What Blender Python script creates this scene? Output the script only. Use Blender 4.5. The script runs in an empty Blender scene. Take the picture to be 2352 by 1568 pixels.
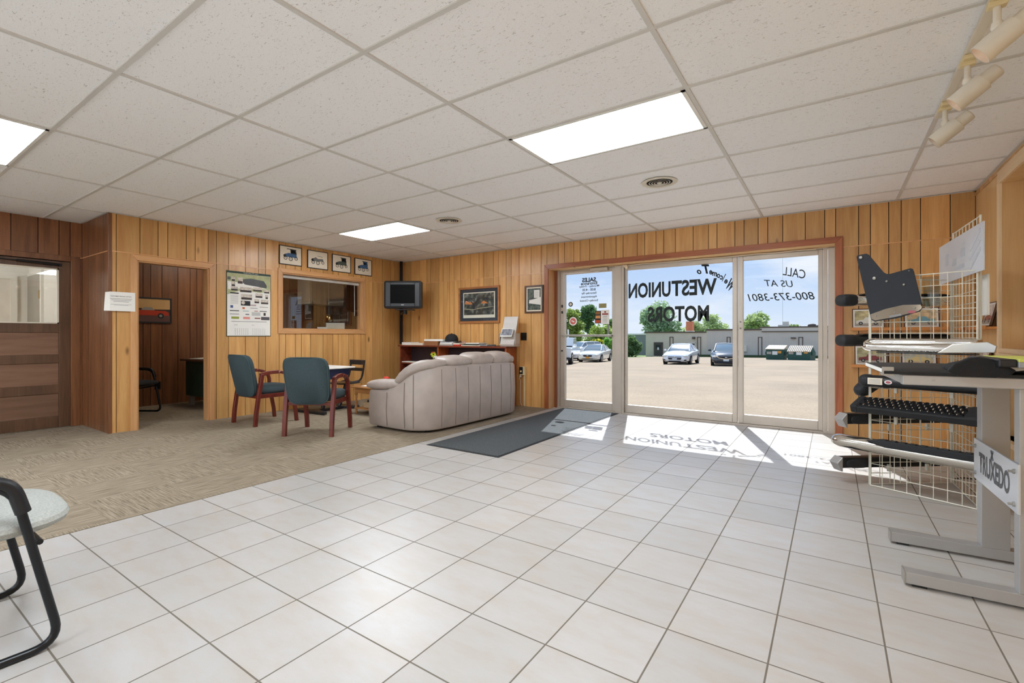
import bpy, bmesh, math, random
from mathutils import Vector, Matrix
random.seed(7)
PI = math.pi
SC = bpy.context.scene
COL = SC.collection
def lin(c):
    r = []
    for v in c[:3]:
        v = v / 255.0
        r.append(v / 12.92 if v <= 0.04045 else ((v + 0.055) / 1.055) ** 2.4)
    return (r[0], r[1], r[2], 1.0)

# ------------------------------------------------------------ camera
YAW = 0.5957
cam_d = bpy.data.cameras.new('camera'); cam = bpy.data.objects.new('camera', cam_d); COL.objects.link(cam)
cam_d.sensor_width = 36.0; cam_d.sensor_fit = 'HORIZONTAL'
cam_d.lens = 1084.1 / 2352 * 36.0
cam_d.shift_y = -13.3 / 2352
cam_d.clip_start = 0.05; cam_d.clip_end = 900
cam.location = (0, 0, 1.10); cam.rotation_euler = (PI / 2, 0, YAW)
SC.camera = cam
# ------------------------------------------------------------ view
SC.view_settings.view_transform = 'Standard'; SC.view_settings.look = 'None'
SC.view_settings.gamma = 1.0; SC.view_settings.use_curve_mapping = False
SC.view_settings.exposure = 0.95
SC.cycles.max_bounces = 10; SC.cycles.diffuse_bounces = 6; SC.cycles.transparent_max_bounces = 16
SC.cycles.use_denoising = True
# ------------------------------------------------------------ world: blue sky with thin clouds
W = bpy.data.worlds.new('sky'); SC.world = W; W.use_nodes = True
nt = W.node_tree; nt.nodes.clear()
def N(t, **k):
    n = nt.nodes.new(t)
    for a, b in k.items(): setattr(n, a, b)
    return n
tc = N('ShaderNodeTexCoord'); mp = N('ShaderNodeMapping'); mp.inputs['Scale'].default_value = (1.0, 1.0, 3.2)
nz = N('ShaderNodeTexNoise'); nz.inputs['Scale'].default_value = 3.4; nz.inputs['Detail'].default_value = 6; nz.inputs['Roughness'].default_value = .58
rp = N('ShaderNodeValToRGB'); rp.color_ramp.elements[0].position = .45; rp.color_ramp.elements[1].position = .66
rp.color_ramp.elements[0].color = (0, 0, 0, 1); rp.color_ramp.elements[1].color = (1, 1, 1, 1)
sx = N('ShaderNodeSeparateXYZ'); gr = N('ShaderNodeValToRGB')
gr.color_ramp.elements[0].position = 0.0; gr.color_ramp.elements[0].color = lin((222, 233, 248))
gr.color_ramp.elements[1].position = 0.24; gr.color_ramp.elements[1].color = lin((156, 194, 246))
mx = N('ShaderNodeMix', data_type='RGBA'); mx.inputs['B'].default_value = lin((240, 243, 250))
bg = N('ShaderNodeBackground'); bg.inputs['Strength'].default_value = 0.57; ou = N('ShaderNodeOutputWorld')
L = nt.links.new
L(tc.outputs['Generated'], mp.inputs['Vector']); L(mp.outputs['Vector'], nz.inputs['Vector']); L(nz.outputs['Fac'], rp.inputs['Fac'])
L(tc.outputs['Generated'], sx.inputs[0]); L(sx.outputs['Z'], gr.inputs['Fac'])
L(gr.outputs['Color'], mx.inputs['A']); L(rp.outputs['Color'], mx.inputs['Factor']); L(mx.outputs['Result'], bg.inputs['Color']); L(bg.outputs[0], ou.inputs[0])
# ------------------------------------------------------------ sun
sd = bpy.data.lights.new('sun', 'SUN'); sd.energy = 4.3; sd.angle = 0.009; sd.color = (0.97, 0.98, 1.0)
so = bpy.data.objects.new('sun', sd); COL.objects.link(so)
so.rotation_euler = Vector((0.62, -1.80, -2.00)).to_track_quat('-Z', 'Y').to_euler(); so.location = (-3, 14, 12)
LAMP = 12.0        # strength of the fluorescent diffusers

# ============================================================ materials
MATS = {}
def nodes(name):
    m = bpy.data.materials.new(name); m.use_nodes = True
    t = m.node_tree; b = t.nodes['Principled BSDF']
    return m, t, b
def mt(name, rgb, rough=.5, metal=0.0, var=.06, vscale=6.0, bump=0.0, bscale=60.0, stretch=(1, 1, 1), coat=0.0, emit=None, es=1.0, alpha=1.0):
    if name in MATS: return MATS[name]
    m, t, b = nodes(name)
    b.inputs['Roughness'].default_value = rough; b.inputs['Metallic'].default_value = metal
    if coat: b.inputs['Coat Weight'].default_value = coat; b.inputs['Coat Roughness'].default_value = .08
    c = lin(rgb)
    co = t.nodes.new('ShaderNodeTexCoord'); ma = t.nodes.new('ShaderNodeMapping'); ma.inputs['Scale'].default_value = stretch
    t.links.new(co.outputs['Object'], ma.inputs['Vector'])
    if var > 0:
        n = t.nodes.new('ShaderNodeTexNoise'); n.inputs['Scale'].default_value = vscale; n.inputs['Detail'].default_value = 4
        t.links.new(ma.outputs[0], n.inputs['Vector'])
        r = t.nodes.new('ShaderNodeValToRGB')
        r.color_ramp.elements[0].position = .3; r.color_ramp.elements[1].position = .7
        r.color_ramp.elements[0].color = tuple(max(0, v * (1 - var)) for v in c[:3]) + (1,)
        r.color_ramp.elements[1].color = tuple(min(1, v * (1 + var)) for v in c[:3]) + (1,)
        t.links.new(n.outputs['Fac'], r.inputs['Fac']); t.links.new(r.outputs['Color'], b.inputs['Base Color'])
    else: b.inputs['Base Color'].default_value = c
    if bump > 0:
        n2 = t.nodes.new('ShaderNodeTexNoise'); n2.inputs['Scale'].default_value = bscale; n2.inputs['Detail'].default_value = 5
        t.links.new(ma.outputs[0], n2.inputs['Vector'])
        bn = t.nodes.new('ShaderNodeBump'); bn.inputs['Strength'].default_value = bump; bn.inputs['Distance'].default_value = .01
        t.links.new(n2.outputs['Fac'], bn.inputs['Height']); t.links.new(bn.outputs[0], b.inputs['Normal'])
    if emit:
        b.inputs['Emission Color'].default_value = lin(emit); b.inputs['Emission Strength'].default_value = es
    MATS[name] = m
    return m
def wood(name, light, dark, rough=.35, axis='z', scale=1.0, tone=.35, knots=True, coat=.25):
    """grain running along one axis; the 'tone' attribute shifts each board"""
    if name in MATS: return MATS[name]
    m, t, b = nodes(name); nn = t.nodes.new; lk = t.links.new
    b.inputs['Roughness'].default_value = rough; b.inputs['Coat Weight'].default_value = coat; b.inputs['Coat Roughness'].default_value = .2
    co = nn('ShaderNodeTexCoord'); at = nn('ShaderNodeAttribute'); at.attribute_name = 'tone'
    ad = nn('ShaderNodeVectorMath'); ad.operation = 'ADD'; sc = nn('ShaderNodeVectorMath'); sc.operation = 'SCALE'; sc.inputs['Scale'].default_value = 17.0
    lk(at.outputs['Color'], sc.inputs[0]); lk(co.outputs['Object'], ad.inputs[0]); lk(sc.outputs[0], ad.inputs[1])
    ma = nn('ShaderNodeMapping'); s = {'x': (1.2, 14, 14), 'y': (14, 1.2, 14), 'z': (14, 14, 1.2)}[axis]
    ma.inputs['Scale'].default_value = tuple(v * scale for v in s); lk(ad.outputs[0], ma.inputs['Vector'])
    n1 = nn('ShaderNodeTexNoise'); n1.inputs['Scale'].default_value = 1.0; n1.inputs['Detail'].default_value = 5; n1.inputs['Distortion'].default_value = .6
    lk(ma.outputs[0], n1.inputs['Vector'])
    ma2 = nn('ShaderNodeMapping'); s = {'x': (6, 190, 190), 'y': (190, 6, 190), 'z': (190, 190, 6)}[axis]
    ma2.inputs['Scale'].default_value = s; lk(ad.outputs[0], ma2.inputs['Vector'])
    n2 = nn('ShaderNodeTexNoise'); n2.inputs['Scale'].default_value = 1.0; n2.inputs['Detail'].default_value = 2; lk(ma2.outputs[0], n2.inputs['Vector'])
    r1 = nn('ShaderNodeValToRGB'); r1.color_ramp.elements[0].position = .32; r1.color_ramp.elements[1].position = .68
    r1.color_ramp.elements[0].color = lin(dark); r1.color_ramp.elements[1].color = lin(light)
    ms = nn('ShaderNodeMath'); ms.operation = 'MULTIPLY_ADD'; ms.inputs[1].default_value = .3; lk(n2.outputs['Fac'], ms.inputs[0])
    mm = nn('ShaderNodeMath'); mm.operation = 'MULTIPLY'; mm.inputs[1].default_value = .7; lk(n1.outputs['Fac'], mm.inputs[0]); lk(mm.outputs[0], ms.inputs[2])
    lk(ms.outputs[0], r1.inputs['Fac'])
    # board tone
    sp = nn('ShaderNodeSeparateColor'); lk(at.outputs['Color'], sp.inputs[0])
    mr = nn('ShaderNodeMapRange'); mr.inputs['To Min'].default_value = 1 - tone; mr.inputs['To Max'].default_value = 1 + tone * .25; lk(sp.outputs[0], mr.inputs['Value'])
    vm = nn('ShaderNodeVectorMath'); vm.operation = 'SCALE'; lk(r1.outputs['Color'], vm.inputs[0]); lk(mr.outputs[0], vm.inputs['Scale'])
    last = vm.outputs[0]
    if knots:
        vo = nn('ShaderNodeTexVoronoi'); vo.inputs['Scale'].default_value = 1.6
        mk = nn('ShaderNodeMapping'); s = {'x': (.6, 1.6, 1.6), 'y': (1.6, .6, 1.6), 'z': (1.6, 1.6, .6)}[axis]; mk.inputs['Scale'].default_value = s
        lk(ad.outputs[0], mk.inputs['Vector']); lk(mk.outputs[0], vo.inputs['Vector'])
        rk = nn('ShaderNodeValToRGB'); rk.color_ramp.elements[0].position = .02; rk.color_ramp.elements[1].position = .065
        rk.color_ramp.elements[0].color = (.25, .2, .15, 1); rk.color_ramp.elements[1].color = (1, 1, 1, 1)
        lk(vo.outputs['Distance'], rk.inputs['Fac'])
        mu = nn('ShaderNodeVectorMath'); mu.operation = 'MULTIPLY'; lk(last, mu.inputs[0]); lk(rk.outputs['Color'], mu.inputs[1]); last = mu.outputs[0]
    lk(last, b.inputs['Base Color'])
    bn = nn('ShaderNodeBump'); bn.inputs['Strength'].default_value = .08; bn.inputs['Distance'].default_value = .004; lk(n2.outputs['Fac'], bn.inputs['Height']); lk(bn.outputs[0], b.inputs['Normal'])
    MATS[name] = m
    return m
def glass(name, tint=(251, 253, 254), gloss=.9, boost=1.0):
    if name in MATS: return MATS[name]
    m = bpy.data.materials.new(name); m.use_nodes = True; t = m.node_tree; t.nodes.clear(); nn = t.nodes.new; lk = t.links.new
    tr = nn('ShaderNodeBsdfTransparent'); tr.inputs[0].default_value = lin(tint)
    gl = nn('ShaderNodeBsdfGlossy'); gl.inputs['Roughness'].default_value = 0.0; gl.inputs[0].default_value = (gloss, gloss, gloss, 1)
    fr = nn('ShaderNodeFresnel'); fr.inputs[0].default_value = 1.5
    mi = nn('ShaderNodeMixShader'); o = nn('ShaderNodeOutputMaterial')
    ge = nn('ShaderNodeNewGeometry'); iv = nn('ShaderNodeMath'); iv.operation = 'SUBTRACT'; iv.inputs[0].default_value = 1.0; lk(ge.outputs['Backfacing'], iv.inputs[1])
    ml = nn('ShaderNodeMath'); ml.operation = 'MULTIPLY'; lk(fr.outputs[0], ml.inputs[0]); lk(iv.outputs[0], ml.inputs[1]); mb_ = nn('ShaderNodeMath'); mb_.operation = 'MULTIPLY'; mb_.use_clamp = True; mb_.inputs[1].default_value = boost; lk(ml.outputs[0], mb_.inputs[0]); lk(mb_.outputs[0], mi.inputs[0]); lk(tr.outputs[0], mi.inputs[1]); lk(gl.outputs[0], mi.inputs[2]); lk(mi.outputs[0], o.inputs[0])
    MATS[name] = m
    return m
def emis(name, rgb, s):
    if name in MATS: return MATS[name]
    m, t, b = nodes(name); b.inputs['Base Color'].default_value = lin(rgb); b.inputs['Emission Color'].default_value = lin(rgb); b.inputs['Emission Strength'].default_value = s
    MATS[name] = m
    return m
def leafmat(name, c1, c2, sc=3.0):
    if name in MATS: return MATS[name]
    m = mt(name, c1, .6); t = m.node_tree; b = t.nodes['Principled BSDF']
    for n in t.nodes:
        if n.type == 'VALTORGB': n.color_ramp.elements[0].color = lin(c2); n.color_ramp.elements[1].color = lin(c1)
        if n.type == 'TEX_NOISE': n.inputs['Scale'].default_value = sc
    tl = t.nodes.new('ShaderNodeBsdfTranslucent'); tl.inputs[0].default_value = lin(c1)
    mi = t.nodes.new('ShaderNodeMixShader'); mi.inputs[0].default_value = .35
    o = [n for n in t.nodes if n.type == 'OUTPUT_MATERIAL'][0]
    t.links.new(b.outputs[0], mi.inputs[1]); t.links.new(tl.outputs[0], mi.inputs[2]); t.links.new(mi.outputs[0], o.inputs[0])
    return m

# ============================================================ mesh builder
class MB:
    def __init__(s, mat=None):
        s.bm = bmesh.new(); s.mats = []; s.mi = 0; s.X = None
        s.tl = s.bm.loops.layers.float_color.new('tone'); s.tone = .5
        if mat: s.m(mat)
    def m(s, mat):
        if mat not in s.mats: s.mats.append(mat)
        s.mi = s.mats.index(mat); return s
    def xf(s, M=None): s.X = M; return s
    def v(s, p):
        p = Vector(p)
        return s.bm.verts.new(s.X @ p if s.X is not None else p)
    def f(s, vs):
        try: fc = s.bm.faces.new(vs)
        except ValueError: return None
        fc.material_index = s.mi
        for l in fc.loops: l[s.tl] = (s.tone, (s.tone * 7.13) % 1, (s.tone * 3.7) % 1, 1)
        return fc
    def box(s, a, b):
        x0, y0, z0 = a; x1, y1, z1 = b
        v = [s.v(p) for p in ((x0, y0, z0), (x1, y0, z0), (x1, y1, z0), (x0, y1, z0), (x0, y0, z1), (x1, y0, z1), (x1, y1, z1), (x0, y1, z1))]
        for q in ((0, 3, 2, 1), (4, 5, 6, 7), (0, 1, 5, 4), (1, 2, 6, 5), (2, 3, 7, 6), (3, 0, 4, 7)): s.f([v[i] for i in q])
        return s
    def cb(s, c, size): return s.box([c[i] - size[i] / 2 for i in range(3)], [c[i] + size[i] / 2 for i in range(3)])
    def ob(s, c, size, rot):
        old = s.X; T = Matrix.Translation(c) @ (rot if isinstance(rot, Matrix) else Matrix.Rotation(rot, 4, 'Z'))
        s.X = (old @ T) if old is not None else T
        s.cb((0, 0, 0), size); s.X = old; return s
    def prism(s, pts, d0, d1, plane='xz'):
        def P(u, w, d): return {'xz': (u, d, w), 'xy': (u, w, d), 'yz': (d, u, w)}[plane]
        a = [s.v(P(u, w, d0)) for u, w in pts]; b = [s.v(P(u, w, d1)) for u, w in pts]
        n = len(pts); s.f(a[::-1]); s.f(b)
        for i in range(n): s.f([a[i], a[(i + 1) % n], b[(i + 1) % n], b[i]])
        return s
    def disc(s, c, r, d0, d1, plane='xz', n=20, rz=None):
        return s.prism([(c[0] + r * math.cos(2 * PI * i / n), c[1] + (rz or r) * math.sin(2 * PI * i / n)) for i in range(n)], d0, d1, plane)
    def loft(s, rings, cap=True, closed=False):
        R = [[s.v(p) for p in r] for r in rings]; n = len(R[0])
        k = len(R) if closed else len(R) - 1
        for i in range(k):
            A, B = R[i], R[(i + 1) % len(R)]
            for j in range(n): s.f([A[j], A[(j + 1) % n], B[(j + 1) % n], B[j]])
        if cap and not closed: s.f(R[0][::-1]); s.f(R[-1])
        return s
    def sweep(s, pts, prof, up=(0, 0, 1), cap=True, closed=False, scale=None):
        """sweep a 2-D profile (side, up) along points"""
        P = [Vector(p) for p in pts]; rings = []; n = len(P); prev = None
        for i in range(n):
            if closed: t = (P[(i + 1) % n] - P[i - 1])
            else: t = (P[min(i + 1, n - 1)] - P[max(i - 1, 0)])
            t.normalize(); u = Vector(up)
            if abs(t.dot(u)) > .97: u = prev if prev is not None else Vector((0, 1, 0)) if abs(t.y) < .9 else Vector((1, 0, 0))
            sd = t.cross(u); sd.normalize(); uu = sd.cross(t); uu.normalize(); prev = uu
            k = scale[i] if scale else 1
            rings.append([P[i] + sd * a * k + uu * b * k for a, b in prof])
        return s.loft(rings, cap, closed)
    def tube(s, pts, r, n=10, cap=True, closed=False, scale=None):
        return s.sweep(pts, [(r * math.cos(2 * PI * i / n), r * math.sin(2 * PI * i / n)) for i in range(n)], cap=cap, closed=closed, scale=scale)
    def cyl(s, p0, p1, r0, r1=None, n=16, cap=True):
        p0 = Vector(p0); p1 = Vector(p1); t = (p1 - p0).normalized(); u = Vector((0, 0, 1)) if abs(t.z) < .95 else Vector((0, 1, 0))
        a = t.cross(u).normalized(); b = a.cross(t); r1 = r0 if r1 is None else r1
        return s.loft([[p + (a * math.cos(2 * PI * i / n) + b * math.sin(2 * PI * i / n)) * r for i in range(n)] for p, r in ((p0, r0), (p1, r1))], cap)
    def lathe(s, prof, c=(0, 0, 0), n=24, axis='z', cap=True):
        rings = []
        for r, h in prof:
            ring = []
            for i in range(n):
                a = 2 * PI * i / n; q = (r * math.cos(a), r * math.sin(a), h)
                if axis == 'y': q = (q[0], h, q[1])
                if axis == 'x': q = (h, q[0], q[1])
                ring.append((c[0] + q[0], c[1] + q[1], c[2] + q[2]))
            rings.append(ring)
        return s.loft(rings, cap)
    def pil(s, c, size, p=.5, nu=20, nv=12, rot=None):
        """puffy superellipsoid cushion"""
        def pw(x, e): return math.copysign(abs(x) ** e, x)
        rings = []
        for j in range(1, nv):
            ph = -PI / 2 + PI * j / nv; ring = []
            for i in range(nu):
                th = 2 * PI * i / nu
                q = Vector((pw(math.cos(th), p) * pw(math.cos(ph), p) * size[0] / 2, pw(math.sin(th), p) * pw(math.cos(ph), p) * size[1] / 2, pw(math.sin(ph), .8) * size[2] / 2))
                if rot is not None: q = rot @ q
                ring.append(Vector(c) + q)
            rings.append(ring)
        return s.loft(rings, True)
    def build(s, name, parent=None, loc=None, smooth=False, bevel=0, seg=2, ang=35, sub=0, rotz=0, **tags):
        bmesh.ops.recalc_face_normals(s.bm, faces=s.bm.faces[:])
        me = bpy.data.meshes.new(name); s.bm.to_mesh(me); s.bm.free()
        for mm in s.mats: me.materials.append(mm)
        o = bpy.data.objects.new(name, me); COL.objects.link(o)
        if loc is not None: o.location = loc
        if rotz: o.rotation_euler = (0, 0, rotz)
        if smooth:
            me.shade_smooth(); me.set_sharp_from_angle(angle=math.radians(ang))
        if bevel:
            b = o.modifiers.new('bevel', 'BEVEL'); b.width = bevel; b.segments = seg; b.limit_method = 'ANGLE'; b.angle_limit = math.radians(40)
        if sub:
            q = o.modifiers.new('sub', 'SUBSURF'); q.levels = sub; q.render_levels = sub
        if parent is not None: o.parent = parent
        for a, b in tags.items(): o[a] = b
        return o
def thing(name, label, cat, loc=(0, 0, 0), rotz=0, group=None, rot=None):
    o = bpy.data.objects.new(name, None); COL.objects.link(o); o.empty_display_size = .1
    o.location = loc; o.rotation_euler = rot if rot else (0, 0, rotz)
    o['label'] = label; o['category'] = cat
    if group: o['group'] = group
    return o
def tag(o, label, cat, group=None):
    o['label'] = label; o['category'] = cat
    if group: o['group'] = group
    return o
def struct(o): o['kind'] = 'structure'; return o
def child(m, ch):
    """text or other ready mesh data under a thing"""
    ch.parent = m; return ch
def dup(root, label, loc=None, rotz=None, group=None):
    def cp(o, par):
        c = o.copy(); COL.objects.link(c)
        if par is not None: c.parent = par
        for k in KIDS.get(o, []): cp(k, c)
        return c
    KIDS = {}
    for o in COL.objects:
        if o.parent: KIDS.setdefault(o.parent, []).append(o)
    c = cp(root, None); c['label'] = label
    if loc is not None: c.location = loc
    if rotz is not None: c.rotation_euler = (0, 0, rotz)
    if group: c['group'] = group
    return c
def text_mesh(body, bold=0.0, shear=0.0, ext=0.0):
    cu = bpy.data.curves.new('lettering', 'FONT'); cu.body = body; cu.size = 1.0; cu.offset = bold; cu.shear = shear; cu.extrude = ext; cu.resolution_u = 3
    o = bpy.data.objects.new('lettering', cu); COL.objects.link(o)
    bpy.context.view_layer.update()
    dg = bpy.context.evaluated_depsgraph_get()
    me = bpy.data.meshes.new_from_object(o.evaluated_get(dg)); bpy.data.objects.remove(o); bpy.data.curves.remove(cu)
    return me
def text(body, cx, cz, w, h, mat, parent, y=-.002, bold=0.0, shear=0.0, name='lettering', back=False, rot=0.0):
    """flat lettering in the parent's local xz plane, centred on (cx, cz), fitted to w x h; back=True faces local +y"""
    me = text_mesh(body, bold, shear)
    xs = [v.co.x for v in me.vertices]; ys = [v.co.y for v in me.vertices]
    x0, x1, y0, y1 = min(xs), max(xs), min(ys), max(ys)
    sx = w / (x1 - x0); sy = (h / (y1 - y0)) if h else sx; ca, sa = math.cos(rot), math.sin(rot)
    for v in me.vertices:
        a = (v.co.x - (x0 + x1) / 2) * sx; b = (v.co.y - (y0 + y1) / 2) * sy
        a, b = a * ca - b * sa, a * sa + b * ca
        v.co = (cx + (-a if back else a), y, cz + b)
    me.materials.append(mat); me.name = name
    o = bpy.data.objects.new(name, me); COL.objects.link(o); o.parent = parent
    return o
def arc(c, r, a0, a1, n, plane='xz', y=0.0):
    out = []
    for i in range(n + 1):
        a = a0 + (a1 - a0) * i / n; u, v = c[0] + r * math.cos(a), c[1] + r * math.sin(a)
        out.append({'xz': (u, y, v), 'xy': (u, v, y), 'yz': (y, u, v)}[plane])
    return out
def fillet(pts, r, n=5):
    """round the inner corners of a 3-D polyline"""
    P = [Vector(p) for p in pts]; out = [P[0]]
    for i in range(1, len(P) - 1):
        a, b, c = P[i - 1], P[i], P[i + 1]; rr = min(r, (a - b).length * .49, (c - b).length * .49)
        p0 = b + (a - b).normalized() * rr; p1 = b + (c - b).normalized() * rr
        for k in range(n + 1):
            t = k / n; out.append(p0 * (1 - t) ** 2 + b * 2 * t * (1 - t) + p1 * t * t)
    out.append(P[-1]); return out
def at_px(x, y, X=None, Y=None, Z=None):
    """the point of the place on the plane X, Y or Z = const that the photograph shows at pixel (x, y)"""
    r = Vector((math.cos(YAW), math.sin(YAW), 0)); w = Vector((-math.sin(YAW), math.cos(YAW), 0))
    d = r * ((x - 1176) / 1084.1) + w + Vector((0, 0, (770.7 - y) / 1084.1))
    k = X / d.x if X is not None else Y / d.y if Y is not None else (Z - 1.1) / d.z
    return d * k + Vector((0, 0, 1.1))
# ============================================================ material instances
HZ = 2.481
honey = wood('honey_panel', (236, 186, 118), (206, 147, 82), rough=.38, tone=.28)
brownp = wood('brown_panel', (158, 104, 66), (116, 70, 40), rough=.4, tone=.3)  # darker brown than the honey panelling
redwood = wood('red_trim_wood', (196, 114, 66), (146, 74, 40), rough=.45, scale=1.3)
redwood_h = wood('red_trim_wood_level', (196, 114, 66), (146, 74, 40), rough=.45, axis='x', scale=1.3)
trimw = wood('honey_trim', (230, 178, 124), (208, 150, 96), rough=.35, scale=1.2, knots=False)
trimwy = wood('honey_trim_level', (230, 178, 124), (208, 150, 96), rough=.35, axis='y', scale=1.2, knots=False)
pine = wood('pine', (238, 200, 144), (224, 178, 118), rough=.55, tone=.2, scale=.8); pineg = wood('grey_pine', (218, 188, 148), (196, 160, 116), rough=.6, tone=.25, scale=.6)
piney = wood('pine_level', (244, 220, 184), (228, 196, 152), rough=.55, axis='y', tone=.2, scale=.8)
doorw = wood('brown_door', (118, 84, 60), (84, 56, 38), rough=.4, knots=False)
doorp = wood('brown_door_panel', (152, 114, 90), (124, 88, 66), rough=.4, axis='y', knots=False)
cherry = wood('cherry_case', (142, 64, 38), (96, 38, 24), rough=.35, axis='x', knots=False)
cherryv = wood('cherry_side', (186, 96, 48), (140, 62, 30), rough=.35, knots=False)
oakt = wood('oak_top', (196, 140, 84), (156, 100, 54), rough=.4, axis='x', knots=False)
ledgew = wood('ledge_wood', (232, 158, 84), (204, 126, 58), rough=.4, axis='x', knots=False)
mahog = wood('mahogany', (128, 50, 36), (86, 28, 22), rough=.35, knots=False, tone=.1, coat=.25)
frameb = wood('brown_frame', (110, 66, 40), (70, 40, 24), rough=.4, axis='x', knots=False)
groove = mt('groove_shadow_gap', (52, 30, 16), .8, var=.1)
black = mt('black_plastic', (22, 23, 26), .42, var=.1)
blackm = mt('black_satin_metal', (20, 22, 26), .32, metal=.2, var=.05)
blackr = mt('black_rubber', (34, 35, 38), .7, bump=.2, bscale=300)
alu = mt('anodised_aluminium', (196, 186, 174), .38, metal=.35, var=.04)
alud = mt('dull_aluminium', (168, 164, 156), .42, metal=.55, var=.05)
silver = mt('silver_paint', (178, 176, 174), .4, metal=.5, var=.03)
chrome = mt('chrome', (236, 232, 226), .06, metal=1.0, var=0)
steel = mt('polished_steel', (214, 208, 198), .16, metal=1.0, var=.03)
white = mt('white_paint', (236, 234, 228), .5, var=.02)
offw = mt('off_white_paint', (226, 218, 202), .55, var=.03)
paper = mt('paper', (240, 238, 232), .8, var=.02)
cream = mt('cream_paper', (236, 226, 206), .8, var=.03)
wire = mt('cream_wire', (222, 218, 202), .4, metal=.1, var=.02)
leath = mt('taupe_leather', (180, 168, 160), .46, var=.1, vscale=5, bump=.22, bscale=24)
leath2 = mt('taupe_leather_pad', (184, 172, 164), .42, var=.12, vscale=9, bump=.5, bscale=11)
teal = mt('teal_fabric', (60, 76, 82), .9, var=.08, vscale=60, bump=.25, bscale=500)
greyf = mt('grey_tweed', (176, 178, 172), .95, var=.16, vscale=160, bump=.4, bscale=500)
spotm = mt('beige_lamp_metal', (224, 216, 200), .42, metal=.1, var=.03)
ivory = mt('ivory_plastic', (224, 206, 160), .45, var=.03)
ink = mt('ink', (40, 42, 46), .7, var=0)
inkg = mt('grey_ink', (150, 150, 150), .8, var=.1)
letter = mt('black_vinyl_letter', (34, 38, 36), .6, var=.1)
red = mt('red', (200, 48, 34), .5); yellow = mt('yellow', (222, 206, 60), .5); orange = mt('orange', (232, 160, 60), .5)
blue = mt('blue_car_ink', (70, 104, 146), .7, var=.2, vscale=90); dgreen = mt('dark_green', (38, 62, 50), .6, var=.1)
pane = glass('clear_pane'); paneo = glass('storefront_pane', gloss=.05)
def wave_mat(name, c1, c2, axis, sc, rough=.9):
    m, t, b = nodes(name); return m

# floor tiles
def tile_mat():
    m, t, b = nodes('ceramic_floor_tile'); nn = t.nodes.new; lk = t.links.new
    co = nn('ShaderNodeTexCoord'); ma = nn('ShaderNodeMapping'); P = .3336
    ma.inputs['Location'].default_value = (.845 + P * 30, -2.793 + P * 30, 0); lk(co.outputs['Object'], ma.inputs['Vector'])
    br = nn('ShaderNodeTexBrick'); br.offset = 0; br.squash = 1; br.inputs['Scale'].default_value = 1; br.inputs['Brick Width'].default_value = P; br.inputs['Row Height'].default_value = P
    br.inputs['Mortar Size'].default_value = .0032; br.inputs['Mortar Smooth'].default_value = .15; br.inputs['Bias'].default_value = 0
    br.inputs['Color1'].default_value = lin((180, 177, 173)); br.inputs['Color2'].default_value = lin((190, 187, 184)); br.inputs['Mortar'].default_value = lin((112, 104, 94))
    lk(ma.outputs[0], br.inputs['Vector'])
    mp2 = nn('ShaderNodeMapping'); mp2.inputs['Scale'].default_value = (1.3, 3.4, 1); mp2.inputs['Rotation'].default_value = (0, 0, .5); lk(co.outputs['Object'], mp2.inputs['Vector'])
    nz = nn('ShaderNodeTexNoise'); nz.inputs['Scale'].default_value = 3.2; nz.inputs['Detail'].default_value = 7; nz.inputs['Roughness'].default_value = .65; lk(mp2.outputs[0], nz.inputs['Vector'])
    rp = nn('ShaderNodeValToRGB'); rp.color_ramp.elements[0].position = .35; rp.color_ramp.elements[0].color = (.95, .90, .84, 1); rp.color_ramp.elements[1].position = .6; rp.color_ramp.elements[1].color = (1, 1, 1, 1)
    lk(nz.outputs['Fac'], rp.inputs['Fac'])
    mu = nn('ShaderNodeVectorMath'); mu.operation = 'MULTIPLY'; lk(br.outputs['Color'], mu.inputs[0]); lk(rp.outputs['Color'], mu.inputs[1]); lk(mu.outputs[0], b.inputs['Base Color'])
    n3 = nn('ShaderNodeTexNoise'); n3.inputs['Scale'].default_value = 38; n3.inputs['Detail'].default_value = 4; lk(co.outputs['Object'], n3.inputs['Vector'])
    hh = nn('ShaderNodeMath'); hh.operation = 'MULTIPLY_ADD'; hh.inputs[1].default_value = -1.0; lk(br.outputs['Fac'], hh.inputs[0])
    h2 = nn('ShaderNodeMath'); h2.operation = 'MULTIPLY'; h2.inputs[1].default_value = .18; lk(n3.outputs['Fac'], h2.inputs[0]); lk(h2.outputs[0], hh.inputs[2])
    bn = nn('ShaderNodeBump'); bn.inputs['Strength'].default_value = .5; bn.inputs['Distance'].default_value = .002; lk(hh.outputs[0], bn.inputs['Height']); lk(bn.outputs[0], b.inputs['Normal'])
    ro = nn('ShaderNodeMapRange'); ro.inputs['To Min'].default_value = .34; ro.inputs['To Max'].default_value = .85; lk(br.outputs['Fac'], ro.inputs['Value']); lk(ro.outputs[0], b.inputs['Roughness'])
    return m
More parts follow.
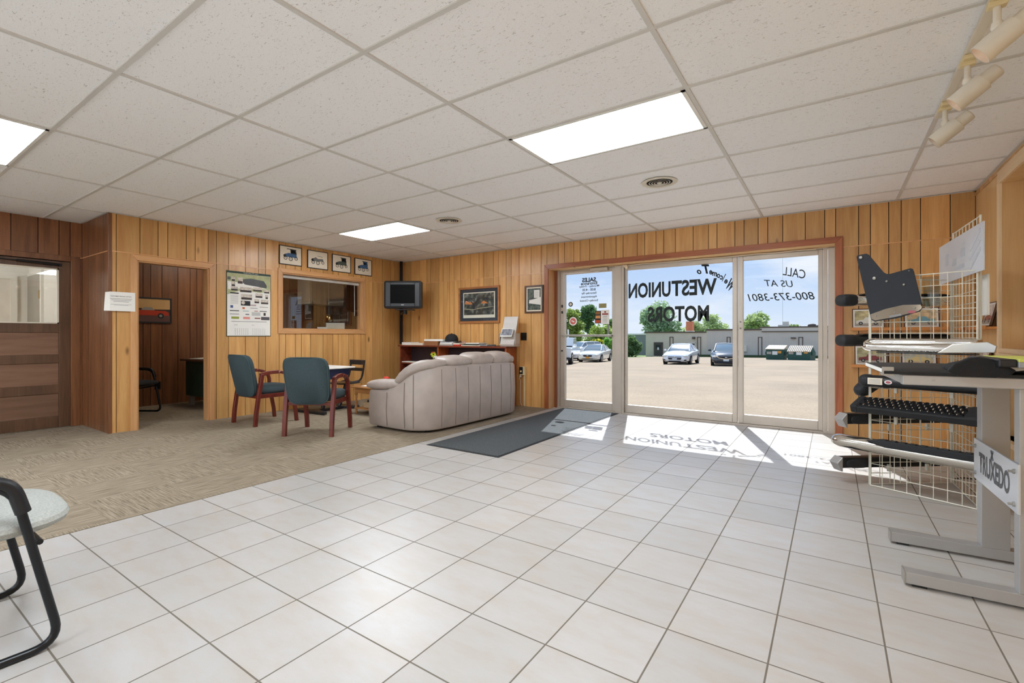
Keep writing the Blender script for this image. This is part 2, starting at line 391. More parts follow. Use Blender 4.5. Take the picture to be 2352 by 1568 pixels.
def carpet_mat():
    m, t, b = nodes('striped_carpet_tile'); nn = t.nodes.new; lk = t.links.new
    b.inputs['Roughness'].default_value = 1.0; b.inputs['Specular IOR Level'].default_value = .1
    co = nn('ShaderNodeTexCoord'); T = .5
    ck = nn('ShaderNodeTexChecker'); ck.inputs['Scale'].default_value = 1 / T
    mo = nn('ShaderNodeMapping'); mo.inputs['Location'].default_value = (20.06, 20.02, .25); lk(co.outputs['Object'], mo.inputs['Vector']); lk(mo.outputs[0], ck.inputs['Vector'])
    outs = []
    for s in ((3.0, 75, 1), (75, 3.0, 1)):
        a = nn('ShaderNodeMapping'); a.inputs['Scale'].default_value = s; lk(co.outputs['Object'], a.inputs['Vector'])
        n = nn('ShaderNodeTexNoise'); n.inputs['Scale'].default_value = 1.6; n.inputs['Detail'].default_value = 3; n.inputs['Roughness'].default_value = .7; lk(a.outputs[0], n.inputs['Vector']); outs.append(n.outputs['Fac'])
    mi = nn('ShaderNodeMix'); lk(ck.outputs['Fac'], mi.inputs['Factor']); lk(outs[0], mi.inputs['A']); lk(outs[1], mi.inputs['B'])
    rp = nn('ShaderNodeValToRGB'); e = rp.color_ramp.elements; e[0].position = .34; e[0].color = lin((112, 100, 84)); e[1].position = .62; e[1].color = lin((166, 152, 132))
    x = e.new(.47); x.color = lin((142, 128, 109)); lk(mi.outputs[0], rp.inputs['Fac'])
    lk(rp.outputs['Color'], b.inputs['Base Color'])
    nz = nn('ShaderNodeTexNoise'); nz.inputs['Scale'].default_value = 260; lk(co.outputs['Object'], nz.inputs['Vector'])
    bn = nn('ShaderNodeBump'); bn.inputs['Strength'].default_value = .6; bn.inputs['Distance'].default_value = .004; lk(nz.outputs['Fac'], bn.inputs['Height']); lk(bn.outputs[0], b.inputs['Normal'])
    return m
def ceil_mat():
    m, t, b = nodes('fissured_ceiling_tile'); nn = t.nodes.new; lk = t.links.new
    b.inputs['Roughness'].default_value = .9
    co = nn('ShaderNodeTexCoord')
    a = nn('ShaderNodeMapping'); a.inputs['Scale'].default_value = (55, 130, 1); a.inputs['Rotation'].default_value = (0, 0, .35); lk(co.outputs['Object'], a.inputs['Vector'])
    n0 = nn('ShaderNodeTexNoise'); n0.inputs['Scale'].default_value = 9; lk(co.outputs['Object'], n0.inputs['Vector'])
    n = nn('ShaderNodeTexNoise'); n.inputs['Scale'].default_value = 1.0; n.inputs['Detail'].default_value = 1.5; n.inputs['Distortion'].default_value = 1.2; lk(a.outputs[0], n.inputs['Vector'])
    rp = nn('ShaderNodeValToRGB'); e = rp.color_ramp.elements; e[0].position = .30; e[0].color = lin((206, 203, 198)); e[1].position = .345; e[1].color = lin((251, 251, 251)); lk(n.outputs['Fac'], rp.inputs['Fac'])
    v = nn('ShaderNodeTexNoise'); v.inputs['Scale'].default_value = 150; v.inputs['Detail'].default_value = 2; lk(co.outputs['Object'], v.inputs['Vector'])
    r2 = nn('ShaderNodeValToRGB'); e = r2.color_ramp.elements; e[0].position = .3; e[0].color = (.93, .93, .93, 1); e[1].position = .5; e[1].color = (1, 1, 1, 1); lk(v.outputs['Fac'], r2.inputs['Fac'])
    mu = nn('ShaderNodeVectorMath'); mu.operation = 'MULTIPLY'; lk(rp.outputs['Color'], mu.inputs[0]); lk(r2.outputs['Color'], mu.inputs[1]); lk(mu.outputs[0], b.inputs['Base Color'])
    bn = nn('ShaderNodeBump'); bn.inputs['Strength'].default_value = .4; bn.inputs['Distance'].default_value = .002; lk(rp.outputs['Color'], bn.inputs['Height']); lk(bn.outputs[0], b.inputs['Normal'])
    return m
TILE = tile_mat(); CARPET = carpet_mat(); CEIL = ceil_mat()

# ============================================================ the room shell
GO = [0, .1, .3, .4, .55, .65, .8, 1.02]     # random-groove spacing within each four-foot sheet
def cut(u0, u1, z0, z1, holes):
    """rectangles of the strip u0..u1 left over by the holes"""
    us = sorted({u0, u1} | {h for o in holes for h in o[:2] if u0 < h < u1}); out = []
    for a, b in zip(us, us[1:]):
        zz = [(z0, z1)]
        for o in holes:
            if o[0] < (a + b) / 2 < o[1]:
                nz_ = []
                for p, q in zz:
                    if o[3] <= p or o[2] >= q: nz_.append((p, q)); continue
                    if o[2] > p: nz_.append((p, o[2]))
                    if o[3] < q: nz_.append((o[3], q))
                zz = nz_
        out += [(a, b, p, q) for p, q in zz]
    return out
def panel_wall(name, axis, c, nrm, u0, u1, z0, z1, holes, thick, mat, start, seam=2.052, backmat=None, period=1.2, pitch=None):
    mb = MB(mat); back = c - nrm * thick; inner = c - nrm * .010
    def bx(a, b, p, q, d0, d1):
        lo, hi = min(d0, d1), max(d0, d1)
        if axis == 'x': mb.box((lo, a, p), (hi, b, q))
        else: mb.box((a, lo, p), (b, hi, q))
    gs = [g for g in (pitch or [start + k * period + o for k in range(-12, 12) for o in GO]) if u0 < g < u1]; gs = [u0] + sorted(gs) + [u1]
    for a, b in zip(gs, gs[1:]):
        mb.m(mat); base = random.random()
        for zs in ((z0, seam), (seam, z1)) if seam and seam > z0 else ((z0, z1),):
            mb.tone = min(1, max(0, base * .75 + random.random() * .25))
            for r in cut(a + .0036, b - .0036, zs[0], zs[1], holes): bx(*r, c, inner)
    mb.m(groove); mb.tone = .5
    for r in cut(u0, u1, z0, z1, holes): bx(r[0], r[1], r[2], r[3], inner, inner - nrm * .003)
    mb.m(backmat or offw)
    for r in cut(u0, u1, z0, z1, holes): bx(r[0], r[1], r[2], r[3], inner - nrm * .003, back)
    if seam:
        mb.m(trimwy if axis == 'x' else trimw); mb.tone = .9
        for r in cut(u0, u1, seam - .005, seam + .005, holes): bx(r[0], r[1], r[2], r[3], c + nrm * .004, c)
    return struct(mb.build(name))
RY = -4.2   # rear wall behind the camera
DO = (.80, 1.745, -1, 1.995)
panel_wall('wall_left', 'x', -6.70, 1, 1.855, 6.20, 0, HZ, [(2.101, 2.867, -1, 1.975), (3.84, 5.30, 1.19, 2.035)], .10, honey, 1.108)
panel_wall('wall_return', 'y', 1.84, -1, -7.74, -6.712, 0, HZ, [], .10, brownp, -7.74, pitch=[-7.6 + .052 * i for i in range(18)])
struct(MB(white).box((-7.74, RY, 0), (-7.64, .43, HZ)).build('wall_hall_front'))  # unseen stretch of the wall, made white to bounce light
panel_wall('wall_hall', 'x', -7.64, 1, .43, 1.84, 0, HZ, [DO], .10, brownp, .43)
panel_wall('wall_back', 'y', 6.20, -1, -6.80, 1.235, 0, HZ, [(-3.53, .03, -1, 2.10)], .25, honey, -3.666)
mb = MB(white)
for r in cut(-7.74, 1.235, 0, HZ, [(-5.9, -2.3, .5, 2.2)]): mb.box((r[0], RY - .12, r[2]), (r[1], RY, r[3]))  # unseen wall, white for bounce; opening added to let daylight in
struct(mb.build('wall_rear'))
mb = MB(brownp); mb.tone = .1; mb.box((-6.715, 1.832, 0), (-6.692, 1.868, HZ - .002)); struct(mb.build('trim_9', bevel=.003))
# right wall: pine boards with two deep framed recesses
NY0, NY1 = 2.9, 5.36
mb = MB(pine)
for r in cut(RY, 6.20, 0, HZ, [(NY0, NY1, .30, .93), (NY0, NY1, 1.00, 2.33)]):
    mb.tone = random.random() * .6 + .2; mb.box((1.135, r[0], r[2]), (1.255, r[1], r[3]))
mb.m(pineg)
for z0, z1 in ((.30, .93), (1.00, 2.33)):
    k = NY0
    while k < NY1 - .01:
        e = min(k + .62, NY1); mb.tone = random.random(); mb.box((1.27, k, z0), (1.33, e - .004, z1)); k = e
    mb.box((1.255, NY1, z0), (1.33, NY1 + .04, z1)); mb.box((1.255, NY0 - .04, z0), (1.33, NY0, z1))
    mb.box((1.255, NY0 - .04, z1), (1.33, NY1 + .04, z1 + .04)); mb.box((1.255, NY0 - .04, z0 - .04), (1.33, NY1 + .04, z0))
mb.m(groove); mb.box((1.33, NY0, .2), (1.36, NY1, 2.4)); mb.m(pine)
struct(mb.build('wall_right'))
mb = MB(piney); mb.tone = .8
mb.box((1.115, NY0, 2.33), (1.135, NY1 + .05, 2.43)); mb.box((1.10, NY0, .93), (1.265, NY1 + .02, .96)); mb.box((1.115, NY0, .96), (1.135, NY1 + .02, 1.00))
mb.box((1.10, NY0, .26), (1.265, NY1 + .02, .30)); mb.m(wood('pale_pine', (250, 228, 192), (238, 208, 164), rough=.55, knots=False)); mb.box((1.112, NY1, 0), (1.135, NY1 + .045, 2.33))
struct(mb.build('trim_1', bevel=.002))
mb = MB(honey)   # grooved strip under the ceiling and in the corner of the right wall
y = 6.195
for g in (.16, .12, .2, .1, .15, .16, .2, .1, .15, .2):
    mb.tone = random.random(); mb.box((1.129, y - g + .004, 2.43), (1.135, y, HZ - .02)); y -= g
struct(mb.build('trim_2'))
# floor, carpet
struct(MB(TILE).box((-3.514, RY, -.08), (1.255, 6.47, 0)).build('floor'))
struct(MB(CARPET).box((-9.0, RY, -.08), (-3.514, 6.30, .003)).build('floor_carpet'))
FILL_SKYLIGHT = (-7.2, .7, -3.9, -.95)     # added skylight behind the camera, its sun patch bounces light to the ceiling
mb = MB(CEIL)
for r in cut(-10.2, 1.4, RY - .12, 6.45, [FILL_SKYLIGHT]): mb.box((r[0], r[2], HZ + .005), (r[1], r[3], HZ + .06))
struct(mb.build('ceiling'))
mb = MB(white); x0, x1, y0, y1 = FILL_SKYLIGHT
mb.box((x0 - .04, y0 - .04, HZ), (x0, y1 + .04, HZ + .25)).box((x1, y0 - .04, HZ), (x1 + .04, y1 + .04, HZ + .25)).box((x0, y0 - .04, HZ), (x1, y0, HZ + .25)).box((x0, y1, HZ), (x1, y1 + .04, HZ + .25))
for k in range(1, 4): mb.box((x0 + (x1 - x0) * k / 4 - .02, y0, HZ + .15), (x0 + (x1 - x0) * k / 4 + .02, y1, HZ + .22))
struct(mb.build('added_skylight')); MB(pane).box((x0, y0, HZ + .22), (x1, y1, HZ + .23)).build('glass_pane', bpy.data.objects['added_skylight'])
mb = MB(mt('ceiling_grid_shaded', (214, 211, 205), .5, var=.02))  # bars darkened to carry the shadow line along the tile edges
for i in range(-4, 5):
    x = -3.109 + 1.2192 * i
    if -7.64 < x < 1.135: mb.box((x - .012, -.85, HZ - .003), (x + .012, 6.2 if x > -6.7 else 1.84, HZ + .005))
for j in range(-9, 10):
    yy = .89 + .6096 * j
    if -.85 < yy < 6.2: mb.box((-7.64 if yy < 1.84 else -6.7, yy - .012, HZ - .0025), (1.135, yy + .012, HZ + .005))
for a, b in (((-6.7, 1.84), (-6.68, 6.2)), ((-6.7, 6.18), (1.135, 6.2)), ((1.115, RY), (1.135, 6.2)), ((-7.64, RY), (-7.62, 1.84)), ((-7.64, 1.82), (-6.7, 1.84))):
    mb.box((a[0], a[1], HZ - .004), (b[0], b[1], HZ))
g = struct(mb.build('ceiling_grid'))
# light wood cover strip and dark gap in the corner by the television
struct(MB(trimw).box((-6.675, 6.165, 0), (-6.655, 6.2, HZ - .005)).build('trim_3'))

# ------------------------------------------------------------ casings of the office doorway and window in the left wall
def casing(name, u0, u1, z0, z1, w, X=-6.70, floor=False, jd=.12):
    mb = MB(trimw); xo = X + .018
    def leg(p): mb.prism(p, X, xo, 'yz')
    zb = 0 if floor else z0 - w
    mb.tone = .5; leg([(u0 - w, zb), (u0, zb if floor else z0), (u0, z1), (u0 - w, z1 + w)]); mb.tone = .3; leg([(u1 + w, zb), (u1 + w, z1 + w), (u1, z1), (u1, zb if floor else z0)])
    mb.m(trimwy); mb.tone = .7; leg([(u0 - w, z1 + w), (u0, z1), (u1, z1), (u1 + w, z1 + w)])
    if not floor: mb.tone = .45; leg([(u0 - w, z0 - w), (u1 + w, z0 - w), (u1, z0), (u0, z0)])
    mb.m(trimw); mb.tone = .4
    j0 = 0 if floor else z0
    mb.box((X - jd, u0, j0), (X + .004, u0 + .016, z1)); mb.box((X - jd, u1 - .016, j0), (X + .004, u1, z1)); mb.box((X - jd, u0, z1 - .016), (X + .004, u1, z1))
    if not floor: mb.box((X - jd, u0, z0), (X + .004, u1, z0 + .016))
    return struct(mb.build(name, bevel=.003))
casing('trim_4', 2.101, 2.867, 0, 1.975, .066, floor=True)
casing('window_4', 3.85, 5.29, 1.195, 2.03, .064)
win = bpy.data.objects['window_4']
MB(glass('office_pane', boost=3.2)).box((-6.745, 3.866, 1.211), (-6.741, 5.274, 2.014)).build('window_pane', win)
# blind head rail and wand inside the office window
bl = thing('window_blind', 'raised white blind with a tilt wand at the top of the office window', 'blind', (-6.79, 4.57, 2.0))
MB(white).box((-.03, -.70, -.035), (.02, .70, .01)).build('head_rail', bl, bevel=.004)
MB(white).tube([(.0, .62, -.03), (.0, .625, -.56)], .005, 6).build('wand', bl)

# ------------------------------------------------------------ office beyond
panel_wall('wall_office_far', 'x', -8.85, 1, 1.84, 6.30, 0, HZ, [], .10, brownp, 2.30, seam=None)
panel_wall('wall_office_back', 'y', 6.20, -1, -8.95, -6.80, 0, HZ, [], .25, brownp, -8.9, seam=None)
mb = MB(brownp); mb.box((-8.95, 1.90, 0), (-6.80, 1.94, HZ)); struct(mb.build('wall_office_near'))
struct(MB(brownp).box((-6.812, 2.87, 0), (-6.80, 3.84, HZ)).box((-6.812, 5.30, 0), (-6.80, 6.2, HZ)).build('wall_office_right'))
# white back room behind the brown door
mb = MB(white)
mb.box((-10.1, -.9, 0), (-10.0, 1.84, HZ)).box((-10.1, -1.0, 0), (-7.74, -.9, HZ)).box((-10.1, 1.80, 0), (-7.74, 1.84, HZ))
struct(mb.build('wall_store'))
struct(MB(offw).box((-10.1, -1, -.08), (-9.0, 1.84, .0)).build('floor_store'))
mb = MB(white)      # doorway on the far wall, grey door with hinge on the side wall
mb.box((-9.99, .90, 0), (-9.95, .97, 2.0)).box((-9.99, 1.60, 0), (-9.95, 1.67, 2.0)).box((-9.99, .97, 1.93), (-9.95, 1.60, 2.0))
mb.m(mt('pale_door_paint', (226, 222, 214), .5)).box((-9.985, .97, 0), (-9.965, 1.60, 1.93)); mb.m(alud).box((-9.96, 1.02, 1.80), (-9.90, 1.36, 1.85))
mb.m(mt('grey_door_paint', (168, 164, 156), .5)).box((-9.95, 1.775, 0), (-9.24, 1.79, 1.98)); mb.m(white).box((-9.24, 1.77, 0), (-9.17, 1.80, 2.03)).box((-9.95, 1.77, 1.98), (-9.24, 1.80, 2.03)); mb.m(mt('hinge_brass', (190, 160, 100), .3, metal=.8)).box((-9.26, 1.76, 1.62), (-9.235, 1.777, 1.74))
struct(mb.build('door_3'))

# ------------------------------------------------------------ brown half-glass door
mb = MB(brownp); X = -7.64
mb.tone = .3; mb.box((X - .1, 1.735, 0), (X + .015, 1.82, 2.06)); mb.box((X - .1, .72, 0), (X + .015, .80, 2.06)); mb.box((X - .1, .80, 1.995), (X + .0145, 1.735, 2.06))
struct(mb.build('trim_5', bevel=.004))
mb = MB(doorw); x0, x1 = X - .055, X - .015
mb.tone = .5
mb.box((x0, 1.632, 0.01), (x1, 1.735, 1.99)); mb.box((x0, .80, .01), (x1, .91, 1.99))
for a, b in ((.01, .142), (.412, .516), (.776, .876), (1.137, 1.244), (1.90, 1.99)): mb.tone = .4; mb.box((x0, .91, a), (x1, 1.632, b))
# middle cross rails sit between the three panels
mb.m(doorp)
for a, b in ((.142, .412), (.516, .776), (.876, 1.137)): mb.tone = random.random(); mb.box((x0 + .012, .91, a), (x1 - .012, 1.632, b))
d = struct(mb.build('door_2', bevel=.003))
MB(glass('office_pane', boost=3.2)).box((X - .04, .91, 1.244), (X - .034, 1.632, 1.90)).build('glass_pane', d)
mb = MB(offw)
for a, b in (((.91, 1.244), (.925, 1.90)), ((1.617, 1.244), (1.632, 1.90)), ((.91, 1.244), (1.632, 1.258)), ((.91, 1.886), (1.632, 1.90))): mb.box((X - .03, a[0], a[1]), (x1 + .004, b[0], b[1]))
mb.build('glazing_bead', d)
mb = MB(blackm); mb.cyl((x1 + .03, 1.63, 1.945), (x1 + .03, 1.27, 1.955), .016, .013); mb.cyl((x1 + .03, 1.27, 1.955), (x1 + .02, 1.12, 1.96), .006)
mb.cb((x1 + .014, 1.64, 1.945), (.03, .03, .03)); mb.cb((x1 + .014, 1.12, 1.96), (.03, .03, .02)); mb.build('door_closer', d, smooth=True)

# ------------------------------------------------------------ glazed storefront
fy0, fy1 = 6.40, 6.48
mb = MB(redwood); yw = 6.175
mb.tone = .4; mb.prism([(-3.60, 0), (-3.53, 0), (-3.53, 2.10), (-3.60, 2.168)], yw, 6.2); mb.tone = .75; mb.prism([(.03, 0), (.098, 0), (.098, 2.168), (.03, 2.10)], yw, 6.2)
mb.m(redwood_h); mb.tone = .5; mb.prism([(-3.60, 2.168), (-3.53, 2.10), (.03, 2.10), (.098, 2.168)], yw, 6.2)
struct(mb.build('trim_6', bevel=.003))
mb = MB(trimw); mb.tone = .3; mb.box((-3.54, 6.19, 0), (-3.525, 6.41, 2.105)); mb.box((.025, 6.19, 0), (.04, 6.41, 2.105)); mb.m(pine); mb.tone = .9; mb.box((-3.53, 6.19, 2.095), (.03, 6.41, 2.11))
mb.m(redwood); mb.tone = .1; mb.box((-3.525, 6.36, 0), (-3.495, 6.41, 2.095))
struct(mb.build('trim_7'))
mb = MB(alu)
mb.box((-3.50, fy0, 0), (-3.455, fy1, 2.095)); mb.box((-3.50, fy0, 2.083), (.03, fy1, 2.097)); mb.box((-2.555, fy0 - .02, 0), (-2.425, fy1, 2.085)); mb.box((-2.47, fy0 - .03, 0), (-2.455, fy0 - .015, 2.085))
mb.box((-.083, fy0, 0), (-.04, fy1, 2.085)); mb.box((-.036, fy0 - .02, 0), (.028, fy1, 2.085)); mb.box((-3.50, fy0 - .01, -.01), (.03, fy1 + .05, .018))
struct(mb.build('trim_8', bevel=.003))
def leaf(name, x0, x1, gx0, gx1, gz0, gz1, zt=2.082):
    mb = MB(alu); mb.box((x0, fy0 + .01, .02), (gx0, fy1 - .01, zt)); mb.box((gx1, fy0 + .01, .02), (x1, fy1 - .01, zt)); mb.box((gx0, fy0 + .01, .02), (gx1, fy1 - .01, gz0)); mb.box((gx0, fy0 + .01, gz1), (gx1, fy1 - .01, zt))
    o = struct(mb.build(name, bevel=.004)); MB(paneo).box((gx0 - .004, 6.447, gz0 - .004), (gx1 + .004, 6.453, gz1 + .004)).build('glass_pane', o)
    return o
d1 = leaf('door_1', -3.45, -2.562, -3.373, -2.613, .128, 2.030)
w1 = leaf('window_1', -2.42, -.972, -2.397, -1.026, .128, 2.023)
w2 = leaf('window_2', -.962, -.085, -.905, -.130, .130, 2.026)
MB(alud).box((-3.41, fy0 - .02, 1.085), (-2.60, fy0 + .005, 1.118)).box((-3.41, fy0 - .02, 1.09), (-3.39, fy0 + .02, 1.11)).box((-2.62, fy0 - .02, 1.09), (-2.60, fy0 + .02, 1.11)).build('push_bar', d1, bevel=.003)
mb = MB(alu); mb.box((-2.93, fy0 - .06, 2.04), (-2.66, fy0 + .01, 2.088)); mb.build('door_closer', d1, bevel=.008)
mb = MB(white); mb.sweep([(-2.80, fy0 - .03, 2.035), (-2.86, fy0 - .10, 2.015), (-3.05, fy0 - .03, 2.02)], [(-.008, -.004), (.008, -.004), (.008, .004), (-.008, .004)]); mb.build('closer_arm', d1)
mb = MB(black); mb.box((-3.425, fy0 - .004, 1.53), (-3.405, fy0 + .011, 1.57)); mb.box((-3.425, fy0 - .004, 1.44), (-3.405, fy0 + .011, 1.475)); mb.lathe([(.012, 0), (.012, -.02), (.006, -.024)], (-3.415, fy0 + .01, .87), 12, 'y'); mb.build('lock', d1)
for x, z in ((-.935, 1.27), (-.935, 1.19)): MB(alud).lathe([(.010, 0), (.010, -.008), (.004, -.012)], (x, fy0 + .01, z), 12, 'y').build('lock', w2)
# lettering on the outer face of the panes, so it reads reversed from inside
GL = 6.456
def ptext(p, body, cx, cz, w, h, bold=.0, shear=0.0, rot=0.0, mat=letter): return text(body, cx, cz, w, h, mat, p, y=GL, bold=bold, shear=shear, back=True, rot=rot)
ptext(w1, 'WEST', -1.50, 1.733, .57, .212, .032); ptext(w1, 'UNION', -2.09, 1.731, .585, .212, .032); ptext(w1, 'MOTORS', -1.71, 1.391, .80, .212, .032)
for ch, x, z, w_, h_, r_ in (('W', -1.062, 1.745, .09, .14, .75), ('e', -1.108, 1.785, .046, .052, .7), ('l', -1.133, 1.835, .024, .10, .6), ('c', -1.163, 1.838, .044, .052, .5), ('o', -1.197, 1.862, .046, .052, .45), ('m', -1.240, 1.887, .066, .052, .35), ('e', -1.287, 1.913, .046, .055, .25),
                             ('T', -1.362, 1.963, .10, .12, .1), ('o', -1.432, 1.930, .058, .060, .0)):
    ptext(w1, ch, x, z, w_, h_, .035, .35, r_)
ptext(d1, 'SALES', -2.993, 1.932, .225, .066, .04); ptext(d1, 'Entrance', -2.993, 1.880, .265, .046, .03)
for s, z, w_ in (('Monday - Friday', 1.833, .325), ('8:00 - 4:30', 1.785, .215), ('Saturday By', 1.731, .245), ('Appointment', 1.677, .26), ('Sunday Closed', 1.620, .29)): ptext(d1, s, -2.993, z, w_, .038, .022)
ptext(w2, 'CALL', -.365, 1.84, .23, .10, .004, .3, .27); ptext(w2, 'US AT', -.535, 1.725, .31, .078, .004, .3, .1); ptext(w2, '800-373-3801', -.515, 1.565, .70, .09, .004, .3, -.01 + .02)
# stickers on the door glass
def stick(parent, f, name='sticker', lab=None):
    mb = MB(); f(mb); o = mb.build(name, parent)
    if lab: o['label'] = lab
    return o
G0, G1 = 6.442, 6.4468
stick(d1, lambda m: (m.m(ink).disc((-3.29, 1.577), .036, G0, G1), m.m(cream).disc((-3.29, 1.577), .022, G0 - .0005, G0)), lab='round dark sticker')
stick(d1, lambda m: (m.m(paper).disc((-3.25, 1.318), .066, G0, G1), m.m(mt('salmon_ink', (214, 112, 104), .7)).disc((-3.25, 1.318), .048, G0 - .0005, G0), m.m(paper).ob((-3.25, G0 - .001, 1.318), (.05, .0006, .018), Matrix.Rotation(.4, 4, 'Y'))), lab='round red and white sticker')
stick(d1, lambda m: m.m(mt('olive_sticker', (156, 146, 96), .7)).box((-2.828, G0, 1.505), (-2.712, G1, 1.57)), lab='olive rectangular sticker')
def cards(m):
    m.m(ink).box((-2.891, G0, 1.28), (-2.797, G1, 1.465))
    for z, c in ((1.435, (150, 100, 40)), (1.375, (214, 150, 90)), (1.31, (196, 80, 40))): m.m(mt('card_ink_%d' % c[1], c, .6)).box((-2.882, G0 - .0005, z - .022), (-2.806, G0, z + .02))
stick(d1, cards, lab='dark sticker of three payment cards')
def notice(m):
    m.m(paper).box((-2.792, G0, 1.27), (-2.668, G1, 1.475)); m.m(mt('dark_red_ink', (150, 40, 30), .7)).box((-2.745, G0 - .0005, 1.435), (-2.715, G0, 1.455)).box((-2.778, G0 - .0005, 1.405), (-2.683, G0, 1.425))
    for z in (1.385, 1.37, 1.345, 1.325, 1.30): m.m(inkg).box((-2.765, G0 - .0005, z - .003), (-2.70, G0, z + .003))
stick(d1, notice, lab='white notice sticker with red heading')
# crumpled masking strip at the storefront head
mb = MB(mt('masking_strip', (240, 224, 200), .8)); pts = [(-2.55 + i * .2, 6.37 + .015 * math.sin(i * 2), 2.085 - .008 * abs(math.sin(i * 1.7))) for i in range(13)]
mb.sweep(pts, [(-.02, -.001), (.02, -.001), (.02, .004), (-.02, .004)]); mb.prism([(-2.44, 2.09), (-2.37, 2.09), (-2.36, 2.045), (-2.38, 2.03), (-2.41, 2.06)], 6.355, 6.36); tag(mb.build('masking_strip'), 'loose torn strip of pale masking paper under the storefront head', 'paper strip')
# ============================================================ ceiling lights, vents, track
DIFF = emis('lit_diffuser', (238, 246, 253), LAMP)
def ceiling_light(i, j, label):
    x0 = -3.109 + 1.2192 * i; y0 = .89 + .6096 * j; cx, cy = x0 + .6096, y0 + .3048
    t = thing('ceiling_light', label, 'light', (cx, cy, HZ), group='fluorescent ceiling lights')
    mb = MB(white)
    for a, b in (((-.598, -.293), (-.575, .293)), ((.575, -.293), (.598, .293)), ((-.598, -.293), (.598, -.275)), ((-.598, .275), (.598, .293))): mb.box((a[0], a[1], -.007), (b[0], b[1], -.001))
    mb.build('light_frame', t); MB(DIFF).box((-.575, -.275, -.005), (.575, .275, -.0015)).build('diffuser', t)
ceiling_light(1, 3, 'lit rectangular ceiling light nearest the storefront windows')
ceiling_light(-2, 5, 'lit rectangular ceiling light above the taupe sofa and green chairs')
ceiling_light(-2, -1, 'lit rectangular ceiling light cut by the left edge of the photo')
ceiling_light(1, -1, 'added unseen ceiling light over the tiled floor near the camera')  # added fixture out of view, raises the room light
ceiling_light(-2, -5, 'added unseen ceiling light over the carpet behind the camera')  # extra lamp out of view, added for brightness
ceiling_light(1, -6, 'added unseen ceiling light farthest behind the camera')  # another unseen lamp added to light the room
mb = MB(white)
t = thing('ceiling_light', 'added unseen ceiling panel light of the office behind the open doorway', 'light', (-8.0, 3.6, HZ)); MB(white).box((-.3, -.3, -.012), (.3, .3, -.001)).build('light_frame', t); MB(emis('dim_diffuser', (255, 246, 228), 6.0)).box((-.27, -.27, -.016), (.27, .27, -.012)).build('diffuser', t)  # lamp added to brighten the office, itself out of view
t = thing('ceiling_light', 'added unseen round ceiling light of the white room behind the brown door', 'light', (-8.9, .6, HZ)); mb.lathe([(.16, -.001), (.16, -.03), (.14, -.035)]).build('light_frame', t); MB(emis('lit_globe', (255, 248, 240), 50)).lathe([(.14, -.03), (.12, -.06), (.05, -.08), (.01, -.082)]).build('globe', t, smooth=True)  # lamp added to brighten the back room, itself out of view
def vent(x, y, label):
    t = thing('ceiling_vent', label, 'vent', (x, y, HZ), group='round ceiling vents')
    MB(offw).lathe([(.112, -.001), (.152, -.001), (.155, -.004), (.150, -.007), (.120, -.008), (.114, -.004), (.112, -.001)], n=40, cap=False).build('rim', t, smooth=True)
    MB(mt('duct_shade', (16, 13, 10), .9)).lathe([(.001, -.001), (.112, -.001), (.112, -.003), (.001, -.003)], n=32).build('duct', t)  # flat near-black disc, the shade inside the duct put into its colour
    for k, (r, z) in enumerate(((.091, -.006), (.068, -.0075), (.045, -.009))):
        MB(offw).lathe([(r - .003, z + .003), (r + .003, z), (r + .002, z - .001), (r - .005, z + .002), (r - .003, z + .003)], n=32, cap=False).build('ring', t, smooth=True)
    MB(offw).lathe([(.001, -.006), (.024, -.007), (.018, -.013), (.001, -.014)], n=16).build('hub', t, smooth=True)
vent(-1.285, 4.262, 'round ceiling vent near the fluorescent light by the storefront')
vent(-3.80, 4.262, 'round ceiling vent nearer the wall television')
TX = .547
mb = MB(offw); mb.box((TX - .018, -1.0, HZ - .028), (TX + .018, 3.93, HZ - .004)); tag(mb.build('lighting_track', bevel=.002), 'long off-white lighting track on the ceiling at the right', 'track')
def spot(y, label, lit):
    t = thing('track_spotlight', label, 'spotlight', (TX, y, HZ - .028), group='spotlights on the ceiling track')
    MB(ivory).box((-.024, -.05, -.022), (.024, .05, 0)).box((-.03, -.02, -.04), (.03, .02, -.018)).build('adapter', t, bevel=.005)
    MB(spotm).cyl((0, 0, -.035), (0, 0, -.105), .013).lathe([(.017, -.1), (.02, -.12), (.015, -.132)], n=14).build('stem', t, smooth=True)
    a = Vector((.76, -.10, .60)).normalized(); c = Vector((.03, 0, -.150)); n_ = 28
    hd = MB(spotm)
    def ring(d, r):
        u = a.cross(Vector((0, 0, 1))).normalized(); w_ = u.cross(a); return [c + a * d + (u * math.cos(2 * PI * i / n_) + w_ * math.sin(2 * PI * i / n_)) * r for i in range(n_)]
    hd.loft([ring(-.100, .041), ring(-.100, .044), ring(.032, .044), ring(.035, .034), ring(.092, .034), ring(.098, .030), ring(.094, .0005)], cap=False); hd.build('housing', t, smooth=True, ang=30)
    MB(mt('spot_inner', (214, 200, 184), .4, metal=.4)).loft([ring(-.099, .041), ring(-.04, .036), ring(.01, .022), ring(.01, .0005)], cap=False).build('reflector', t, smooth=True)
    MB(emis('spot_bulb' + ('_lit' if lit else ''), (255, 236, 216), 1.1 if lit else .3)).loft([ring(-.055, .0005), ring(-.054, .018), ring(-.02, .016), ring(.005, .008)], cap=False).build('bulb', t, smooth=True)  # bulb of the unlit spot is given a faint glow too
spot(2.653, 'glowing beige track spotlight, largest and nearest the camera', True)
spot(3.152, 'glowing beige track spotlight, middle one of three', True)
spot(3.70, 'unlit beige track spotlight with a faint added glow, last on the track towards the storefront', False)

